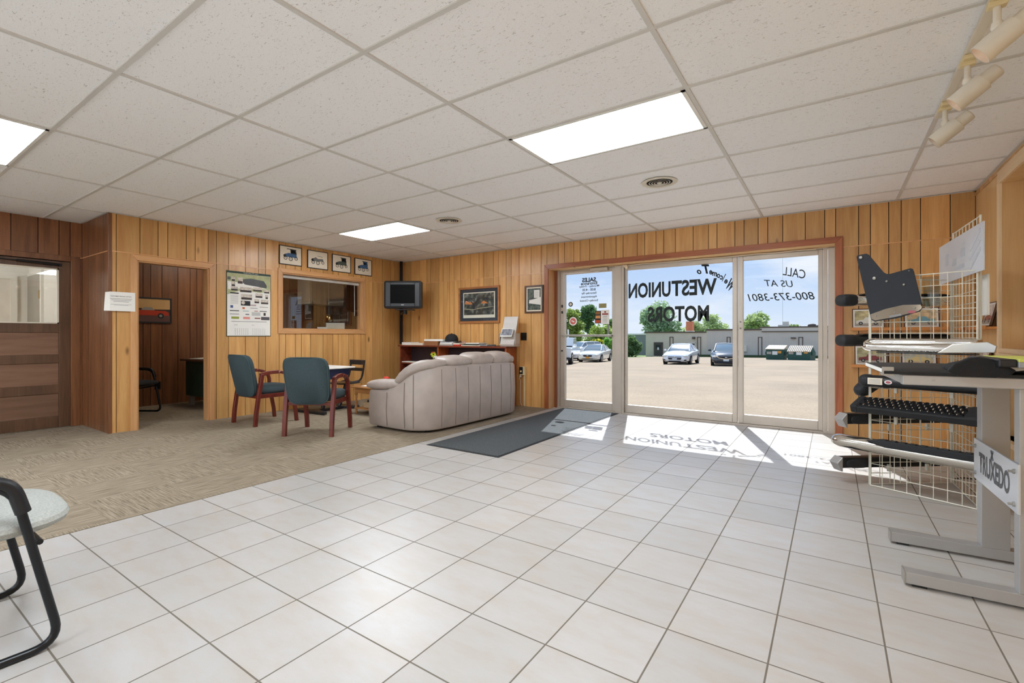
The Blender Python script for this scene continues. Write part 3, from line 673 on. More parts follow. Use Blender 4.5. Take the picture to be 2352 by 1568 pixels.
# ============================================================ entrance mat
t = thing('entrance_mat', 'charcoal entrance mat with rubber edge at the glass door', 'mat', (-2.935, 4.90, 0))
MB(blackr).box((-.445, -1.45, 0), (.445, 1.46, .004)).build('rubber_edge', t)
MB(mt('mat_pile', (82, 86, 88), 1.0, var=.55, vscale=130, bump=.7, bscale=260)).box((-.425, -1.43, .001), (.425, 1.44, .009)).build('mat_surface', t)

# ============================================================ green guest chairs
def guest_chair(label, x, y, rz):
    t = thing('guest_chair', label, 'chair', (x, y, 0), rz, 'green guest chairs by the left wall')
    pr = [(-.022, -.017), (.022, -.017), (.022, .017), (-.022, .017)]
    for s in (-1, 1):
        xo = s * .262
        arm = [(xo, -.21, .622), (xo, -.10, .648), (xo, .03, .650), (xo, .12, .625), (xo, .175, .575), (xo, .19, .51), (xo, .187, .45)]
        MB(mahog).sweep(fillet(arm, .05, 3), pr, up=(0, 1, .3), scale=None).build('armrest', t, smooth=True, bevel=.004)
        MB(mahog).sweep([(xo, .187, .47), (xo, .20, .36), (xo, .228, .24), (xo, .25, .12), (xo, .262, 0)], [(-.022, -.018), (.022, -.018), (.022, .018), (-.022, .018)], up=(0, 1, 0)).build('leg', t, smooth=True, bevel=.004)
        MB(mahog).sweep([(xo, -.185, .630), (xo, -.205, .50), (xo, -.232, .34), (xo, -.255, .17), (xo, -.268, 0)], [(-.022, -.020), (.022, -.020), (.022, .020), (-.022, .020)], up=(0, 1, 0)).build('leg', t, smooth=True, bevel=.004)
        MB(mahog).box((s * .245 - .014, -.22, .335), (s * .245 + .014, .21, .385)).build('side_rail', t, bevel=.004)
    MB(mahog).box((-.24, -.235, .335), (.24, -.21, .372)).build('back_rail', t, bevel=.003)
    MB(mahog).box((-.24, .185, .335), (.24, .21, .372)).build('front_rail', t, bevel=.003)
    MB(teal).pil((0, .015, .425), (.49, .50, .12), .32, 32, 12).build('seat', t, smooth=True)
    # wrapped back shell
    def outline(k):
        pts = []
        w0, w1, zb, zt = .228 * k, .248 * k, .355 + .02 * (1 - k), .868 - .02 * (1 - k)
        for i in range(28):
            a = 2 * PI * i / 28; cx, cz = math.cos(a), math.sin(a)
            u = math.copysign(abs(cx) ** .36, cx); v = math.copysign(abs(cz) ** .36, cz)
            z = (zb + zt) / 2 + v * (zt - zb) / 2; w_ = w0 + (w1 - w0) * min(1, (z - zb) / (zt - zb) * 1.5)
            pts.append((u * w_, z))
        return pts
    def lay(k, dy):
        return [(u, -.225 - (z - .36) * .22 + dy - (.06 - u * u * 1.0) * .6 + .02, z) for u, z in outline(k)]
    mb = MB(teal); mb.loft([lay(.80, -.045), lay(.95, -.040), lay(1.0, -.022), lay(1.0, .004), lay(.97, .02), lay(.88, .036), lay(.6, .046)]); mb.build('backrest', t, smooth=True, ang=60)
    MB(mt('teal_piping', (66, 92, 98), .8)).tube(lay(.985, -.036), .0045, 6, closed=True).build('piping', t, smooth=True)
guest_chair('green fabric guest chair with mahogany arms against the left wall below the poster', -6.005, 3.235, 0)
guest_chair('green fabric guest chair with mahogany arms, turned, seen from behind beside the sofa', -4.865, 3.235, .553)

# ============================================================ taupe leather sofa (back towards the storefront)
t = thing('sofa', 'taupe leather sofa with rounded back turned to the entrance mat', 'sofa', (0, 0, 0))
path = [(-4.60, 3.735, .455), (-4.45, 3.722, .46), (-4.28, 3.712, .475), (-4.12, 3.708, .53), (-4.0, 3.712, .60), (-3.91, 3.73, .66), (-3.81, 3.78, .715), (-3.73, 3.86, .74), (-3.685, 3.97, .75), (-3.668, 4.15, .752), (-3.66, 4.5, .75), (-3.655, 4.9, .745), (-3.652, 5.25, .738),
        (-3.66, 5.40, .73), (-3.70, 5.52, .72), (-3.79, 5.60, .69), (-3.92, 5.645, .64), (-4.1, 5.66, .54), (-4.3, 5.655, .47), (-4.6, 5.64, .455)]
rings = []
for i, (x, y, z) in enumerate(path):
    a = Vector(path[max(i - 1, 0)][:2]); b = Vector(path[min(i + 1, len(path) - 1)][:2]); tt = (b - a).normalized(); n2 = Vector((-tt.y, tt.x))
    o = Vector((x, y)); inn = o + n2 * .12; k = .012
    rings.append([(o.x + n2.x * .02, o.y + n2.y * .02, .035), (o.x, o.y, .06), (o.x - n2.x * k, o.y - n2.y * k, z * .5), (o.x, o.y, z - .03), (o.x + n2.x * .02, o.y + n2.y * .02, z), (inn.x, inn.y, z), (inn.x, inn.y, .06)])
mb = MB(leath); mb.loft(rings); mb.box((-4.56, 3.84, .05), (-3.78, 5.54, .30)); body = mb.build('body', t, smooth=True, ang=50)
seam = mt('seam', (120, 108, 98), .7)
def back_x(y):
    for p, q in zip(path, path[1:]):
        if p[1] <= y <= q[1]: return p[0] + (q[0] - p[0]) * (y - p[1]) / (q[1] - p[1])
mb = MB(seam)      # stitched vertical seams of the outer back
for (x, y, z, nx, ny) in [(back_x(4.0 + .225 * k), 4.0 + .225 * k, .748, 1, 0) for k in range(0, 7)] + [(-3.975, 3.713, .60, 0, -1), (-4.26, 3.708, .475, 0, -1), (-3.87, 3.745, .69, .5, -.8)]:
    kx = .0105 if abs(ny) < .3 else 0
    mb.tube([(x + nx * .0015, y + ny * .0015, .06), (x + nx * (.0135), y + ny * .0135, z * .5), (x + nx * .0015, y + ny * .0015, z - .03)], .0028, 5)
mb.build('seam_stitching', body)
for x, y in ((-4.5, 3.82), (-3.84, 3.95), (-3.84, 5.45), (-4.5, 5.56)): MB(blackr).cb((x, y, .02), (.06, .06, .04)).build('foot', t)
def pad(pts, w_, h_, name, n=18):
    mb = MB(leath2); k = len(pts)
    prof = [(w_ * math.copysign(abs(math.cos(2 * PI * i / n)) ** .8, math.cos(2 * PI * i / n)), h_ * math.copysign(abs(math.sin(2 * PI * i / n)) ** .8, math.sin(2 * PI * i / n))) for i in range(n)]
    P = [Vector(p) for p in pts]; Q = []
    for i in range(len(P) - 1):
        for s in range(5):
            tt = s / 5; a, b, c, d = P[max(i - 1, 0)], P[i], P[i + 1], P[min(i + 2, len(P) - 1)]
            Q.append(.5 * ((2 * b) + (c - a) * tt + (2 * a - 5 * b + 4 * c - d) * tt ** 2 + (3 * b - a - 3 * c + d) * tt ** 3))
    Q.append(P[-1]); m_ = len(Q)
    sc = [max(.12, min(1, (math.sin(PI * (i + .25) / (m_ - .5))) ** .32)) * (1 + .018 * math.sin(i * 2.1)) for i in range(m_)]
    mb.sweep(Q, prof, scale=sc); return mb.build(name, t, smooth=True, ang=80)
for yy, s in ((3.80, 1), (5.58, -1)):
    pad([(-4.68, yy + s * .02, .50), (-4.5, yy, .52), (-4.3, yy, .53), (-4.08, yy, .545)], .115, .062, 'arm_pad')
    pad([(-4.18, yy, .555), (-4.08, yy - s * .01, .61), (-3.97, yy - s * .01, .69), (-3.86, yy + s * .03, .755), (-3.78, yy + s * .14, .775), (-3.765, yy + s * .40, .785)], .10, .062, 'wing_pad')
for yc, w_, h_, z in ((4.34, .50, .115, .80), (4.78, .52, .165, .805), (5.22, .46, .175, .80)):
    mb = MB(leath2); mb.pil((-3.80, yc, z), (.29, w_, h_), .55, 26, 14, Matrix.Rotation(.12, 3, 'Y')); mb.build('back_pad', t, smooth=True)
    MB(leath2).pil((-3.93, yc, .60), (.26, w_, .42), .5, 22, 12, Matrix.Rotation(-.12, 3, 'Y')).build('back_cushion', t, smooth=True)
    MB(leath2).pil((-4.26, yc, .38), (.66, w_, .2), .4, 22, 12).build('seat_cushion', t, smooth=True)

# ============================================================ black tube chair with a grey seat at the left
def tube_chair(label, loc, rz, fab, sc=1.0):
    t = thing('tube_frame_chair', label, 'chair', loc, rz)
    for s in (-1, 1):
        x = s * .30
        MB(blackm).tube(fillet([(x, -.42, .014), (x, .10, .014), (x, -.02, .60), (x, -.22, .62)], .085, 7), .0135, 12).build('side_frame', t, smooth=True)
        MB(black).tube(fillet([(x, .005, .50), (x, -.025, .615), (x, -.28, .625), (x, -.40, .60)], .06, 6), .021, 12).build('armrest', t, smooth=True)
        MB(blackm).tube(fillet([(x, -.22, .62), (x * .97, -.36, .60), (x * .85, -.44, .75), (x * .75, -.46, .9)], .06), .0135, 10).build('back_frame', t, smooth=True)
    MB(blackm).tube([(-.30, .045, .385), (0, .045, .375), (.30, .045, .385)], .010, 8).build('cross_bar', t, smooth=True)
    MB(blackm).tube([(-.30, -.42, .014), (.30, -.42, .014)], .0135, 8).build('floor_bar', t, smooth=True)
    MB(fab).pil((0, -.11, .435), (.585, .54, .085), .6, 36, 12).build('seat', t, smooth=True)
    MB(fab).pil((0, -.45, .76), (.48, .07, .36), .5, 28, 12).build('backrest', t, smooth=True)
    return t
tube_chair('grey tweed chair with black tube frame, cut by the left edge of the photo', (-2.575, .40, 0), -.03, greyf)
tube_chair('black tube frame chair just inside the dim office doorway', (-7.95, 2.50, 0), -.98, mt('dark_seat', (40, 40, 42), .9))

# ============================================================ school desk with attached seat
t = thing('school_desk', 'vintage blue school desk with white top and attached black slat-back seat', 'desk', (-6.13, 4.20, 0), .05)
# local: the pupil faces -y; seat at +y
navy = mt('navy_enamel', (28, 46, 86), .3); blk = mt('worn_black_enamel', (30, 32, 38), .35, var=.25)
MB(white).box((-.36, -.25, .632), (.36, .22, .652)).build('desk_top', t, bevel=.004)
MB(navy).prism([(-.22, .63), (.18, .63), (.16, .53), (.04, .50), (-.20, .48)], -.30, .30, 'yz').build('book_box', t, bevel=.01)
MB(blk).tube([(0, -.02, .50), (0, -.03, .30), (0, -.06, .05)], .028, 10).build('pedestal', t, smooth=True)
mb = MB(blk); mb.prism([(-.34, -.30), (.34, -.30), (.30, -.22), (.05, -.16), (.05, .26), (.22, .34), (.22, .42), (-.22, .42), (-.22, .34), (-.05, .26), (-.05, -.16), (-.30, -.22)], .004, .045, 'xy'); mb.build('base', t, bevel=.008)
MB(blk).tube([(0, .22, .04), (0, .30, .2), (0, .34, .36)], .026, 10).build('seat_post', t, smooth=True)
mb = MB(blk); mb.pil((0, .32, .385), (.40, .40, .03), .5, 26, 8); mb.build('seat', t, smooth=True)
for s in (-1, 1): MB(blk).sweep(fillet([(s * .12, .36, .39), (s * .15, .50, .41), (s * .15, .545, .52), (s * .15, .575, .72)], .08), [(-.014, -.007), (.014, -.007), (.014, .007), (-.014, .007)], up=(0, 1, 0)).build('back_support', t, smooth=True)
for z, h_, dy in ((.685, .075, .572), (.575, .05, .556)):
    mb = MB(blk); mb.sweep([(-.17, dy - .012, z), (-.08, dy + .004, z), (.08, dy + .004, z), (.17, dy - .012, z)], [(-.007, -h_ / 2), (.007, -h_ / 2), (.007, h_ / 2), (-.007, h_ / 2)]); mb.build('back_slat', t, bevel=.004)

# ============================================================ coffee table
t = thing('coffee_table', 'low oak table with turned legs and lower shelf behind the sofa arm', 'table', (-5.13, 4.50, 0))
MB(oakt).box((-.46, -.29, .372), (.46, .29, .392)).build('table_top', t, bevel=.006)
MB(oakt).box((-.41, -.25, .30), (.41, -.235, .372)).box((-.41, .235, .30), (.41, .25, .372)).box((-.41, -.25, .30), (-.395, .25, .372)).box((.395, -.25, .30), (.41, .25, .372)).build('apron', t)
for sx_ in (-1, 1):
    for sy in (-1, 1):
        MB(oakt).lathe([(.022, .37), (.022, .28), (.013, .265), (.020, .25), (.012, .22), (.018, .16), (.012, .12), (.02, .105), (.02, .07), (.012, .05), (.018, .03), (.018, .012), (.008, 0)], (sx_ * .40, sy * .24, 0), 14).build('leg', t, smooth=True, ang=50)
MB(oakt).box((-.42, -.26, .08), (.42, .26, .095)).build('shelf', t, bevel=.004)
tag(MB(mt('cardboard', (176, 150, 116), .85)).ob((-5.17, 4.44, .135), (.50, .28, .075), .05).build('cardboard_box', bevel=.003), 'flat brown cardboard box on the lower shelf of the coffee table', 'box')
tag(MB(black).ob((-5.27, 4.38, .190), (.20, .12, .03), .1).build('black_case', bevel=.008), 'small black case lying on the cardboard box under the coffee table', 'case')
t = thing('magazine', 'open colour magazine on the corner of the coffee table', 'magazine', (-5.36, 4.40, .393), .3); MB(paper).box((-.12, -.09, 0), (0, .09, .006)).build('page', t); MB(mt('magazine_print', (150, 152, 130), .5, var=.6, vscale=40)).box((.0, -.09, 0), (.12, .09, .006)).build('page', t)
t = thing('toy', 'red plastic toy with yellow tip on the coffee table behind the sofa arm', 'toy', (-5.13, 4.45, .393), .2)
MB(red).pil((0, 0, .05), (.17, .10, .10), .8).pil((-.07, 0, .03), (.10, .12, .06), .7).pil((.0, 0, .11), (.09, .06, .06), .8).build('body', t, smooth=True); MB(yellow).pil((.11, 0, .045), (.08, .035, .035), .8).build('tip', t, smooth=True)

# ============================================================ bookcase
bx0, bx1, by0, by1, bh = -6.44, -4.10, 5.90, 6.17, .935
t = thing('bookcase', 'long low cherry-brown bookcase behind the sofa', 'bookcase', ((bx0 + bx1) / 2, (by0 + by1) / 2, 0)); hw = (bx1 - bx0) / 2; hd_ = (by1 - by0) / 2
MB(cherry).box((-hw - .03, -hd_ - .02, bh - .028), (hw + .005, hd_, bh)).build('top', t, bevel=.004)
MB(cherryv).box((hw - .03, -hd_, 0), (hw, hd_, bh - .028)).build('side_panel', t, bevel=.002); MB(cherry).box((-hw, -hd_, 0), (-hw + .03, hd_, bh - .028)).build('side_panel', t, bevel=.002)
MB(cherryv).box((-.26, -hd_, .08), (-.225, hd_ - .015, bh - .028)).build('divider', t)
for z in (.60, .30): MB(cherry).box((-hw + .03, -hd_ + .01, z), (-.26, hd_ - .015, z + .025)).build('shelf', t); MB(cherry).box((-.225, -hd_ + .01, z - .05), (hw - .03, hd_ - .015, z - .025)).build('shelf', t)
MB(cherry).box((-hw + .03, -hd_ + .03, 0), (hw - .03, hd_ - .015, .08)).build('plinth', t); MB(mt('dark_case_back', (58, 40, 44), .6)).box((-hw + .03, hd_ - .012, .08), (hw - .03, hd_ - .001, bh - .028)).build('back_panel', t)
def on_case(name, label, cat, x0, x1, z0, z1, mat, y=5.99, dep=.20, rz=0.0, group=None, mat2=None):
    mb = MB(mat); mb.ob(((x0 + x1) / 2, y, (z0 + z1) / 2), (x1 - x0, dep, z1 - z0), rz)
    o = mb.build(name, bevel=.002); tag(o, label, cat, group); return o
def cx_(px, y=5.9): return at_px(px, 793, Y=y).x
T0 = bh
on_case('flat_box', 'white flat box at the left end of the bookcase top', 'box', cx_(924), cx_(945), T0, T0 + .048, paper, group='boxes on the bookcase')
on_case('flat_box', 'low white and grey box second from left on the bookcase top', 'box', cx_(946), cx_(972), T0, T0 + .036, cream, group='boxes on the bookcase')
on_case('carton', 'brown cardboard carton under a flat white box on the bookcase', 'box', cx_(975), cx_(1006), T0, T0 + .072, mt('brown_carton', (150, 100, 62), .8), group='boxes on the bookcase')
on_case('flat_box', 'thin long white box lying on the brown carton', 'box', cx_(974), cx_(1017), T0 + .0725, T0 + .105, paper, y=6.0, group='boxes on the bookcase')
for k in range(3): on_case('catalogue', ('bottom', 'middle', 'top')[k] + ' catalogue of the pile under the black cap', 'catalogue', cx_(1010) + .01 * k, cx_(1040), T0 + .022 * k, T0 + .022 * k + .0215, (mt('grey_cover', (168, 160, 152), .6), paper, mt('pale_cover', (196, 198, 200), .6))[k], rz=(.03, -.04, .06)[k], group='catalogues under the cap')
t = thing('cap', 'black baseball cap lying on the catalogues on the bookcase', 'cap', (cx_(1030), 5.98, T0 + .066), .2)
mb = MB(mt('cap_cloth', (30, 32, 38), .8)); mb.lathe([(.105, 0), (.112, .02), (.108, .06), (.088, .10), (.05, .125), (.001, .132)], n=24); mb.build('crown', t, smooth=True)
MB(mt('cap_cloth', (30, 32, 38), .8)).prism([(.08, -.08), (.16, -.06), (.185, 0), (.16, .06), (.08, .08)], .004, .012, 'xy').build('brim', t, bevel=.003)
MB(blackr).lathe([(.012, .13), (.01, .138), (.001, .14)], n=10).build('button', t)
on_case('book', 'red and white book right of the cap pile', 'book', cx_(1042), cx_(1058), T0, T0 + .02, red); on_case('booklet', 'white booklet on top of the red and white book', 'booklet', cx_(1042), cx_(1057), T0 + .0205, T0 + .042, cream)
t = thing('ornament', 'small pinkish dried flower ornament on the bookcase', 'ornament', (cx_(1062, 6.05), 6.05, T0)); mb = MB(mt('dried_flower', (196, 156, 140), .8, var=.3)); random.seed(3)
for k in range(16): mb.pil((random.uniform(-.08, .08), random.uniform(-.03, .03), random.uniform(.02, .07)), (.03, .02, .025), 1, 8, 5)
mb.build('flower', t, smooth=True); MB(mt('stem', (120, 110, 70), .8)).tube([(-.08, 0, .008), (.09, .01, .012)], .006, 6).build('stem', t)
for k, (a, b, z0, z1, c, r_) in enumerate(((1060, 1102, 0, .012, cream, .02), (1061, 1098, .0125, .022, ink, -.03), (1066, 1100, .0225, .034, mt('green_cover', (84, 96, 84), .5), .05), (1070, 1102, .0345, .05, paper, -.05))):
    on_case('magazine', ('cream magazine lowest of the middle pile', 'dark magazine second from the bottom of the middle pile', 'green magazine second from the top of the middle pile', 'white folded paper on top of the middle magazine pile')[k], 'magazine', cx_(a), cx_(b), T0 + z0, T0 + z1, c, rz=r_, group='magazines on the bookcase')
for k, (a, b, z0, z1, c, r_) in enumerate(((1103, 1135, 0, .008, ink, .08), (1101, 1122, .0085, .026, mt('glossy_grey', (150, 156, 162), .25, var=.4, vscale=40), -.1))):
    on_case('magazine', ('black magazine lying flat near the brochure holder', 'glossy grey magazine on the black magazine')[k], 'magazine', cx_(a), cx_(b), T0 + z0, T0 + z1, c, rz=r_, group='magazines on the bookcase')
t = thing('brochure_holder', 'clear tilted brochure holder at the right end of the bookcase', 'holder', (cx_(1165) - .02, 6.0, T0), .12)
acr = mt('ribbed_grey_acrylic', (188, 180, 172), .35, bump=.1, bscale=30)
MB(acr).prism([(-.10, 0), (.10, 0), (.09, .02), (-.05, .16), (.02, .36), (.045, .46), (.03, .46), (.0, .36), (-.075, .17), (-.115, .03)], -.11, .13, 'yz').build('back', t, bevel=.003)
MB(acr).box((-.13, -.11, .04), (-.122, .04, .2)).box((.142, -.11, .04), (.15, .04, .2)).build('side_wing', t)
mb = MB(paper); mb.X = Matrix.Translation((0, -.10, .21)) @ Matrix.Rotation(-.5, 4, 'X'); mb.box((-.10, -.005, -.07), (.10, .002, .07)); mb.m(mt('brochure_photo', (120, 122, 132), .4, var=.6, vscale=30)).box((-.09, -.0065, -.05), (.09, -.005, .06)); mb.build('brochure', t)
# shelf things
on_case('papers', 'white papers on the left shelf of the bookcase', 'papers', cx_(922), cx_(966), .6255, .640, paper, y=6.0, dep=.18)
t = thing('toy', 'yellow and red flower toy in the bookcase above the sofa back', 'toy', (cx_(988), 5.98, .6255)); mb = MB(mt('toy_lime', (196, 208, 50), .5))
for k in range(6): a = k * PI / 3; mb.pil((math.cos(a) * .04, 0, .15 + math.sin(a) * .032), (.05, .03, .042), .9, 10, 6)
mb.cyl((0, 0, 0), (0, 0, .12), .008); mb.pil((0, 0, .02), (.08, .06, .05), .8); mb.build('petals', t, smooth=True); MB(red).pil((-.02, -.01, .185), (.02, .02, .02), 1).pil((.0, -.012, .19), (.02, .02, .02), 1).pil((.025, -.01, .183), (.02, .02, .02), 1).build('centre', t, smooth=True)
t = thing('toy', 'white toy house in the bookcase above the sofa back', 'toy', (cx_(1006), 5.98, .6255)); mb = MB(white)
mb.box((-.09, -.05, 0), (.09, .05, .10)); mb.build('walls', t, bevel=.004); MB(white).prism([(-.13, .10), (.13, .10), (.085, .135), (-.085, .135)], -.07, .07).build('roof', t)
mb = MB(ink)
for x in (-.05, -.02, .01, .055): mb.box((x - .009, -.0515, .03), (x + .009, -.0495, .08))
mb.build('window', t)

# ============================================================ corner television on its pole
tvd = Vector((.59, -.81, 0)).normalized(); tp = at_px(927, 662, X=None, Y=5.60)
ang = math.atan2(tvd.x, -tvd.y)      # local -y faces the viewer side
t = thing('television', 'black tube television mounted high in the wall corner', 'television', (tp.x, tp.y, 1.56), .60)
tw, th_ = .315, .232
def rr(w_, h_, y, r=.03, n=4):
    pts = []
    for sx_, sz, a0 in ((1, 1, 0), (-1, 1, PI / 2), (-1, -1, PI), (1, -1, 1.5 * PI)):
        for i in range(n + 1):
            a = a0 + PI / 2 * i / n; pts.append((sx_ * (w_ - r) + r * math.cos(a), y, .232 + sz * (h_ - r) + r * math.sin(a)))
    return pts
mb = MB(black); mb.loft([rr(tw - .03, th_ - .03, -.075), rr(tw, th_, -.06), rr(tw, th_, .06), rr(tw - .04, th_ - .02, .12), rr(tw - .1, th_ - .07, .26), rr(tw - .14, th_ - .10, .33)]); mb.build('cabinet', t, smooth=True, ang=40)
mb = MB(mt('bezel_grey_black', (44, 46, 50), .35)); f0 = -.078
for a, b in (((-.285, .03), (-.205, .435)), ((.205, .03), (.285, .435)), ((-.205, .395), (.205, .435)), ((-.205, .03), (.205, .085))): mb.box((a[0], f0 - .006, a[1]), (b[0], f0 + .01, b[1]))
mb.build('bezel', t, bevel=.006)
dsm = mt('dead_screen', (4, 4, 5), .5, var=0); dsm.node_tree.nodes['Principled BSDF'].inputs['Specular IOR Level'].default_value = .08
MB(dsm).box((-.205, f0, .085), (.205, f0 + .006, .395)).build('screen', t)
MB(mt('silver_mark', (170, 170, 170), .4)).box((-.022, f0 - .0075, .052), (.022, f0 - .006, .064)).build('badge', t)
t2 = thing('television_bracket', 'black pole and swivel arm holding the corner television', 'bracket', (-6.62, 6.10, 0))
MB(blackm).box((-.022, -.022, .95), (.022, .022, HZ - .006)).build('pole', t2, bevel=.003)
q = Vector((tp.x + 6.62, tp.y - 6.10, 1.53))
MB(blackm).tube([(0, 0, 1.50), (q.x * .5, q.y * .5 , 1.50), (q.x + -.07, q.y + .10, 1.52)], .02, 10).build('arm', t2, smooth=True)
MB(blackm).ob((q.x - .07, q.y + .10, 1.545), (.30, .22, .014), .60).cyl((q.x - .07, q.y + .1, 1.47), (q.x - .07, q.y + .1, 1.54), .035).build('tray', t2)

# ============================================================ things on the walls
def wall_thing(name, label, cat, wall, u, z, group=None, d=.0015):
    if wall == 'L': return thing(name, label, cat, (-6.70 + d, u, z), PI / 2, group)
    if wall == 'B': return thing(name, label, cat, (u, 6.20 - d, z), 0, group)
    if wall == 'R': return thing(name, label, cat, (1.135 - d, u, z), -PI / 2, group)
def frame(t, w_, h_, fw, mat, d=.02, mat_inner=None):
    mb = MB(mat)
    mb.prism([(-w_, -h_), (-w_ + fw, -h_ + fw), (-w_ + fw, h_ - fw), (-w_, h_)], -d, 0); mb.prism([(w_, -h_), (w_, h_), (w_ - fw, h_ - fw), (w_ - fw, -h_ + fw)], -d, 0)
    mb.prism([(-w_, h_), (-w_ + fw, h_ - fw), (w_ - fw, h_ - fw), (w_, h_)], -d, 0); mb.prism([(-w_, -h_), (w_, -h_), (w_ - fw, -h_ + fw), (-w_ + fw, -h_ + fw)], -d, 0)
    mb.build('frame', t, bevel=.0015)
def ring2(mb, c, r0, r1, y0, y1, n=20):
    for i in range(n):
        a, b = 2 * PI * i / n, 2 * PI * (i + 1) / n
        mb.prism([(c[0] + r0 * math.cos(a), c[1] + r0 * math.sin(a)), (c[0] + r1 * math.cos(a), c[1] + r1 * math.sin(a)), (c[0] + r1 * math.cos(b), c[1] + r1 * math.sin(b)), (c[0] + r0 * math.cos(b), c[1] + r0 * math.sin(b))], y0, y1)
def vintage(mb, kind, y, s=1.0):
    a, b = y - .0012, y
    P = lambda pts, m_: mb.m(m_).prism([(u * s, (v + .005) * s * 1.4) for u, v in pts], a, b)
    body = {0: blue, 1: mt('sketch_grey', (120, 120, 118), .8), 2: mt('ink_green', (84, 92, 84), .8), 3: blue}[kind]
    top = ink if kind != 3 else blue
    if kind == 1:
        P([(-.085, 0), (-.03, .02), (0, .005), (.075, .01), (.085, -.01), (.03, -.018), (-.08, -.02)], body); P([(-.005, .035), (.07, .03), (.072, .026), (-.004, .031)], body)
    else:
        P([(-.08, -.018), (-.082, .005), (-.03, .018), (.0, .018), (.078, .016), (.085, -.02)], body)
        P([(-.022 if kind != 2 else .0, .055), (.07, .05), (.082, .012), (.0, .015), (-.004, .048)], top)
        P([(-.055 if kind == 0 else -.02, .058), (.078, .056), (.08, .050), (-.05 if kind == 0 else -.02, .052)], ink)
        P([(.01, .045), (.028, .044), (.028, .024), (.01, .024)], cream); P([(.036, .044), (.052, .043), (.054, .024), (.036, .024)], cream)
    mb.m(ink); P([(-.10, -.005), (-.075, .008), (-.06, -.02), (-.09, -.024)], ink)
    for u, v, r in ((-.07, -.034, .025), (.0, -.040, .027), (.075, -.030, .022)): ring2(mb, (u * s, v * s), r * s * .72, r * s, a - .0004, b); ring2(mb, (u * s, v * s), 0.001, r * s * .2, a - .0004, b, 8)
for k, (y0, lab) in enumerate(((3.978, 'print of a blue open touring car in black frame, first above the office window'), (4.428, 'print of a pale roadster sketch in black frame, second above the office window'), (4.861, 'print of a dark vintage coupe in black frame, third above the office window'), (5.297, 'print of a blue closed vintage sedan in black frame, nearest the television'))):
    t = wall_thing('framed_print', lab, 'picture', 'L', y0, 2.292 - .004 * k, 'four vintage car prints above the office window')
    frame(t, .178, .140, .010, ink, .018); mb = MB(cream); mb.box((-.17, -.012, -.132), (.17, -.004, .132)); mb.build('mat_board', t); mb = MB(); vintage(mb, k, -.012, 1.15); mb.build('drawing', t)
# office wall picture of a red car
t = thing('framed_print', 'framed print of a red convertible on the office wall', 'picture', (-8.85, 2.90, 1.50), PI / 2)
frame(t, .33, .20, .022, ink, .02); mb = MB(mt('sunset_sky', (226, 176, 116), .5, var=.08)).box((-.31, -.012, -.18), (.31, -.004, .18)); mb.m(mt('dusk_ground', (110, 76, 70), .5)).box((-.31, -.0125, -.18), (.31, -.012, -.07)); mb.m(mt('dark_hill', (70, 54, 48), .6)).prism([(-.31, .0), (-.2, .0), (-.1, .03), (0, .01), (.31, .02), (.31, -.07), (-.31, -.07)], -.0128, -.012)
rc = mt('car_red_print', (206, 66, 42), .4); mb.m(rc).prism([(-.27, -.08), (-.28, -.04), (-.20, -.01), (-.10, .0), (.24, -.005), (.29, -.03), (.29, -.08)], -.0135, -.0125); mb.m(mt('windscreen_print', (170, 160, 150), .4)).prism([(-.08, .0), (-.04, .045), (.06, .045), (.10, .0)], -.0138, -.0125); mb.m(ink)
for u in (-.16, .18): mb.disc((u, -.085), .042, -.0142, -.0135); mb.m(alud).disc((u, -.085), .022, -.0146, -.0142); mb.m(ink)
mb.build('print', t); MB(pane).box((-.31, -.019, -.18), (.31, -.017, .18)).build('glass', t)
# large landscape picture and small photograph on the back wall
t = wall_thing('framed_painting', 'large framed dusk landscape with a tree above the bookcase', 'painting', 'B', -4.86, 1.612, d=.0)
frame(t, .43, .302, .034, wood('gold_oak_frame', (206, 140, 82), (160, 96, 50), axis='x', knots=False), .03); mb = MB(mt('blue_black_mat', (42, 50, 62), .8)).box((-.40, -.014, -.27), (.40, -.004, .27)); mb.m(cream).box((-.335, -.0155, -.215), (.335, -.014, .212)); mb.build('mat_board', t)
pm, pt, pb = nodes('dusk_landscape'); pc = pt.nodes.new('ShaderNodeTexCoord'); pn = pt.nodes.new('ShaderNodeTexNoise'); pn.inputs['Scale'].default_value = 14; pn.inputs['Detail'].default_value = 8; pr_ = pt.nodes.new('ShaderNodeValToRGB')
e = pr_.color_ramp.elements; e[0].position = .38; e[0].color = lin((30, 30, 34)); e[1].position = .72; e[1].color = lin((150, 150, 140)); x_ = e.new(.52); x_.color = lin((64, 66, 56)); pt.links.new(pc.outputs['Object'], pn.inputs['Vector']); pt.links.new(pn.outputs['Fac'], pr_.inputs['Fac']); pt.links.new(pr_.outputs['Color'], pb.inputs['Base Color']); pb.inputs['Roughness'].default_value = .5
mb = MB(pm).box((-.315, -.0165, -.165), (.315, -.0155, .195)); sun_o = mt('sunset_orange', (222, 132, 66), .6, var=.15)
mb.m(sun_o).prism([(-.30, .02), (-.28, .08), (-.20, .05), (-.10, .055), (-.06, .01)], -.0172, -.0165).prism([(.04, .02), (.10, .07), (.14, .05), (.20, .02)], -.0172, -.0165)
mb.m(ink).prism([(-.14, -.06), (-.12, .0), (-.20, .10), (-.19, .10), (-.11, .03), (-.10, .12), (-.09, .12), (-.09, .03), (0, .11), (.01, .10), (-.07, .01), (-.08, -.06)], -.0178, -.0172); mb.m(mt('pale_bank', (168, 160, 130), .6, var=.3, vscale=30)).prism([(-.28, -.055), (-.1, -.07), (.0, -.05), (.3, -.03), (.3, -.04), (0, -.065), (-.12, -.085), (-.3, -.07)], -.0176, -.0165); mb.build('picture', t)
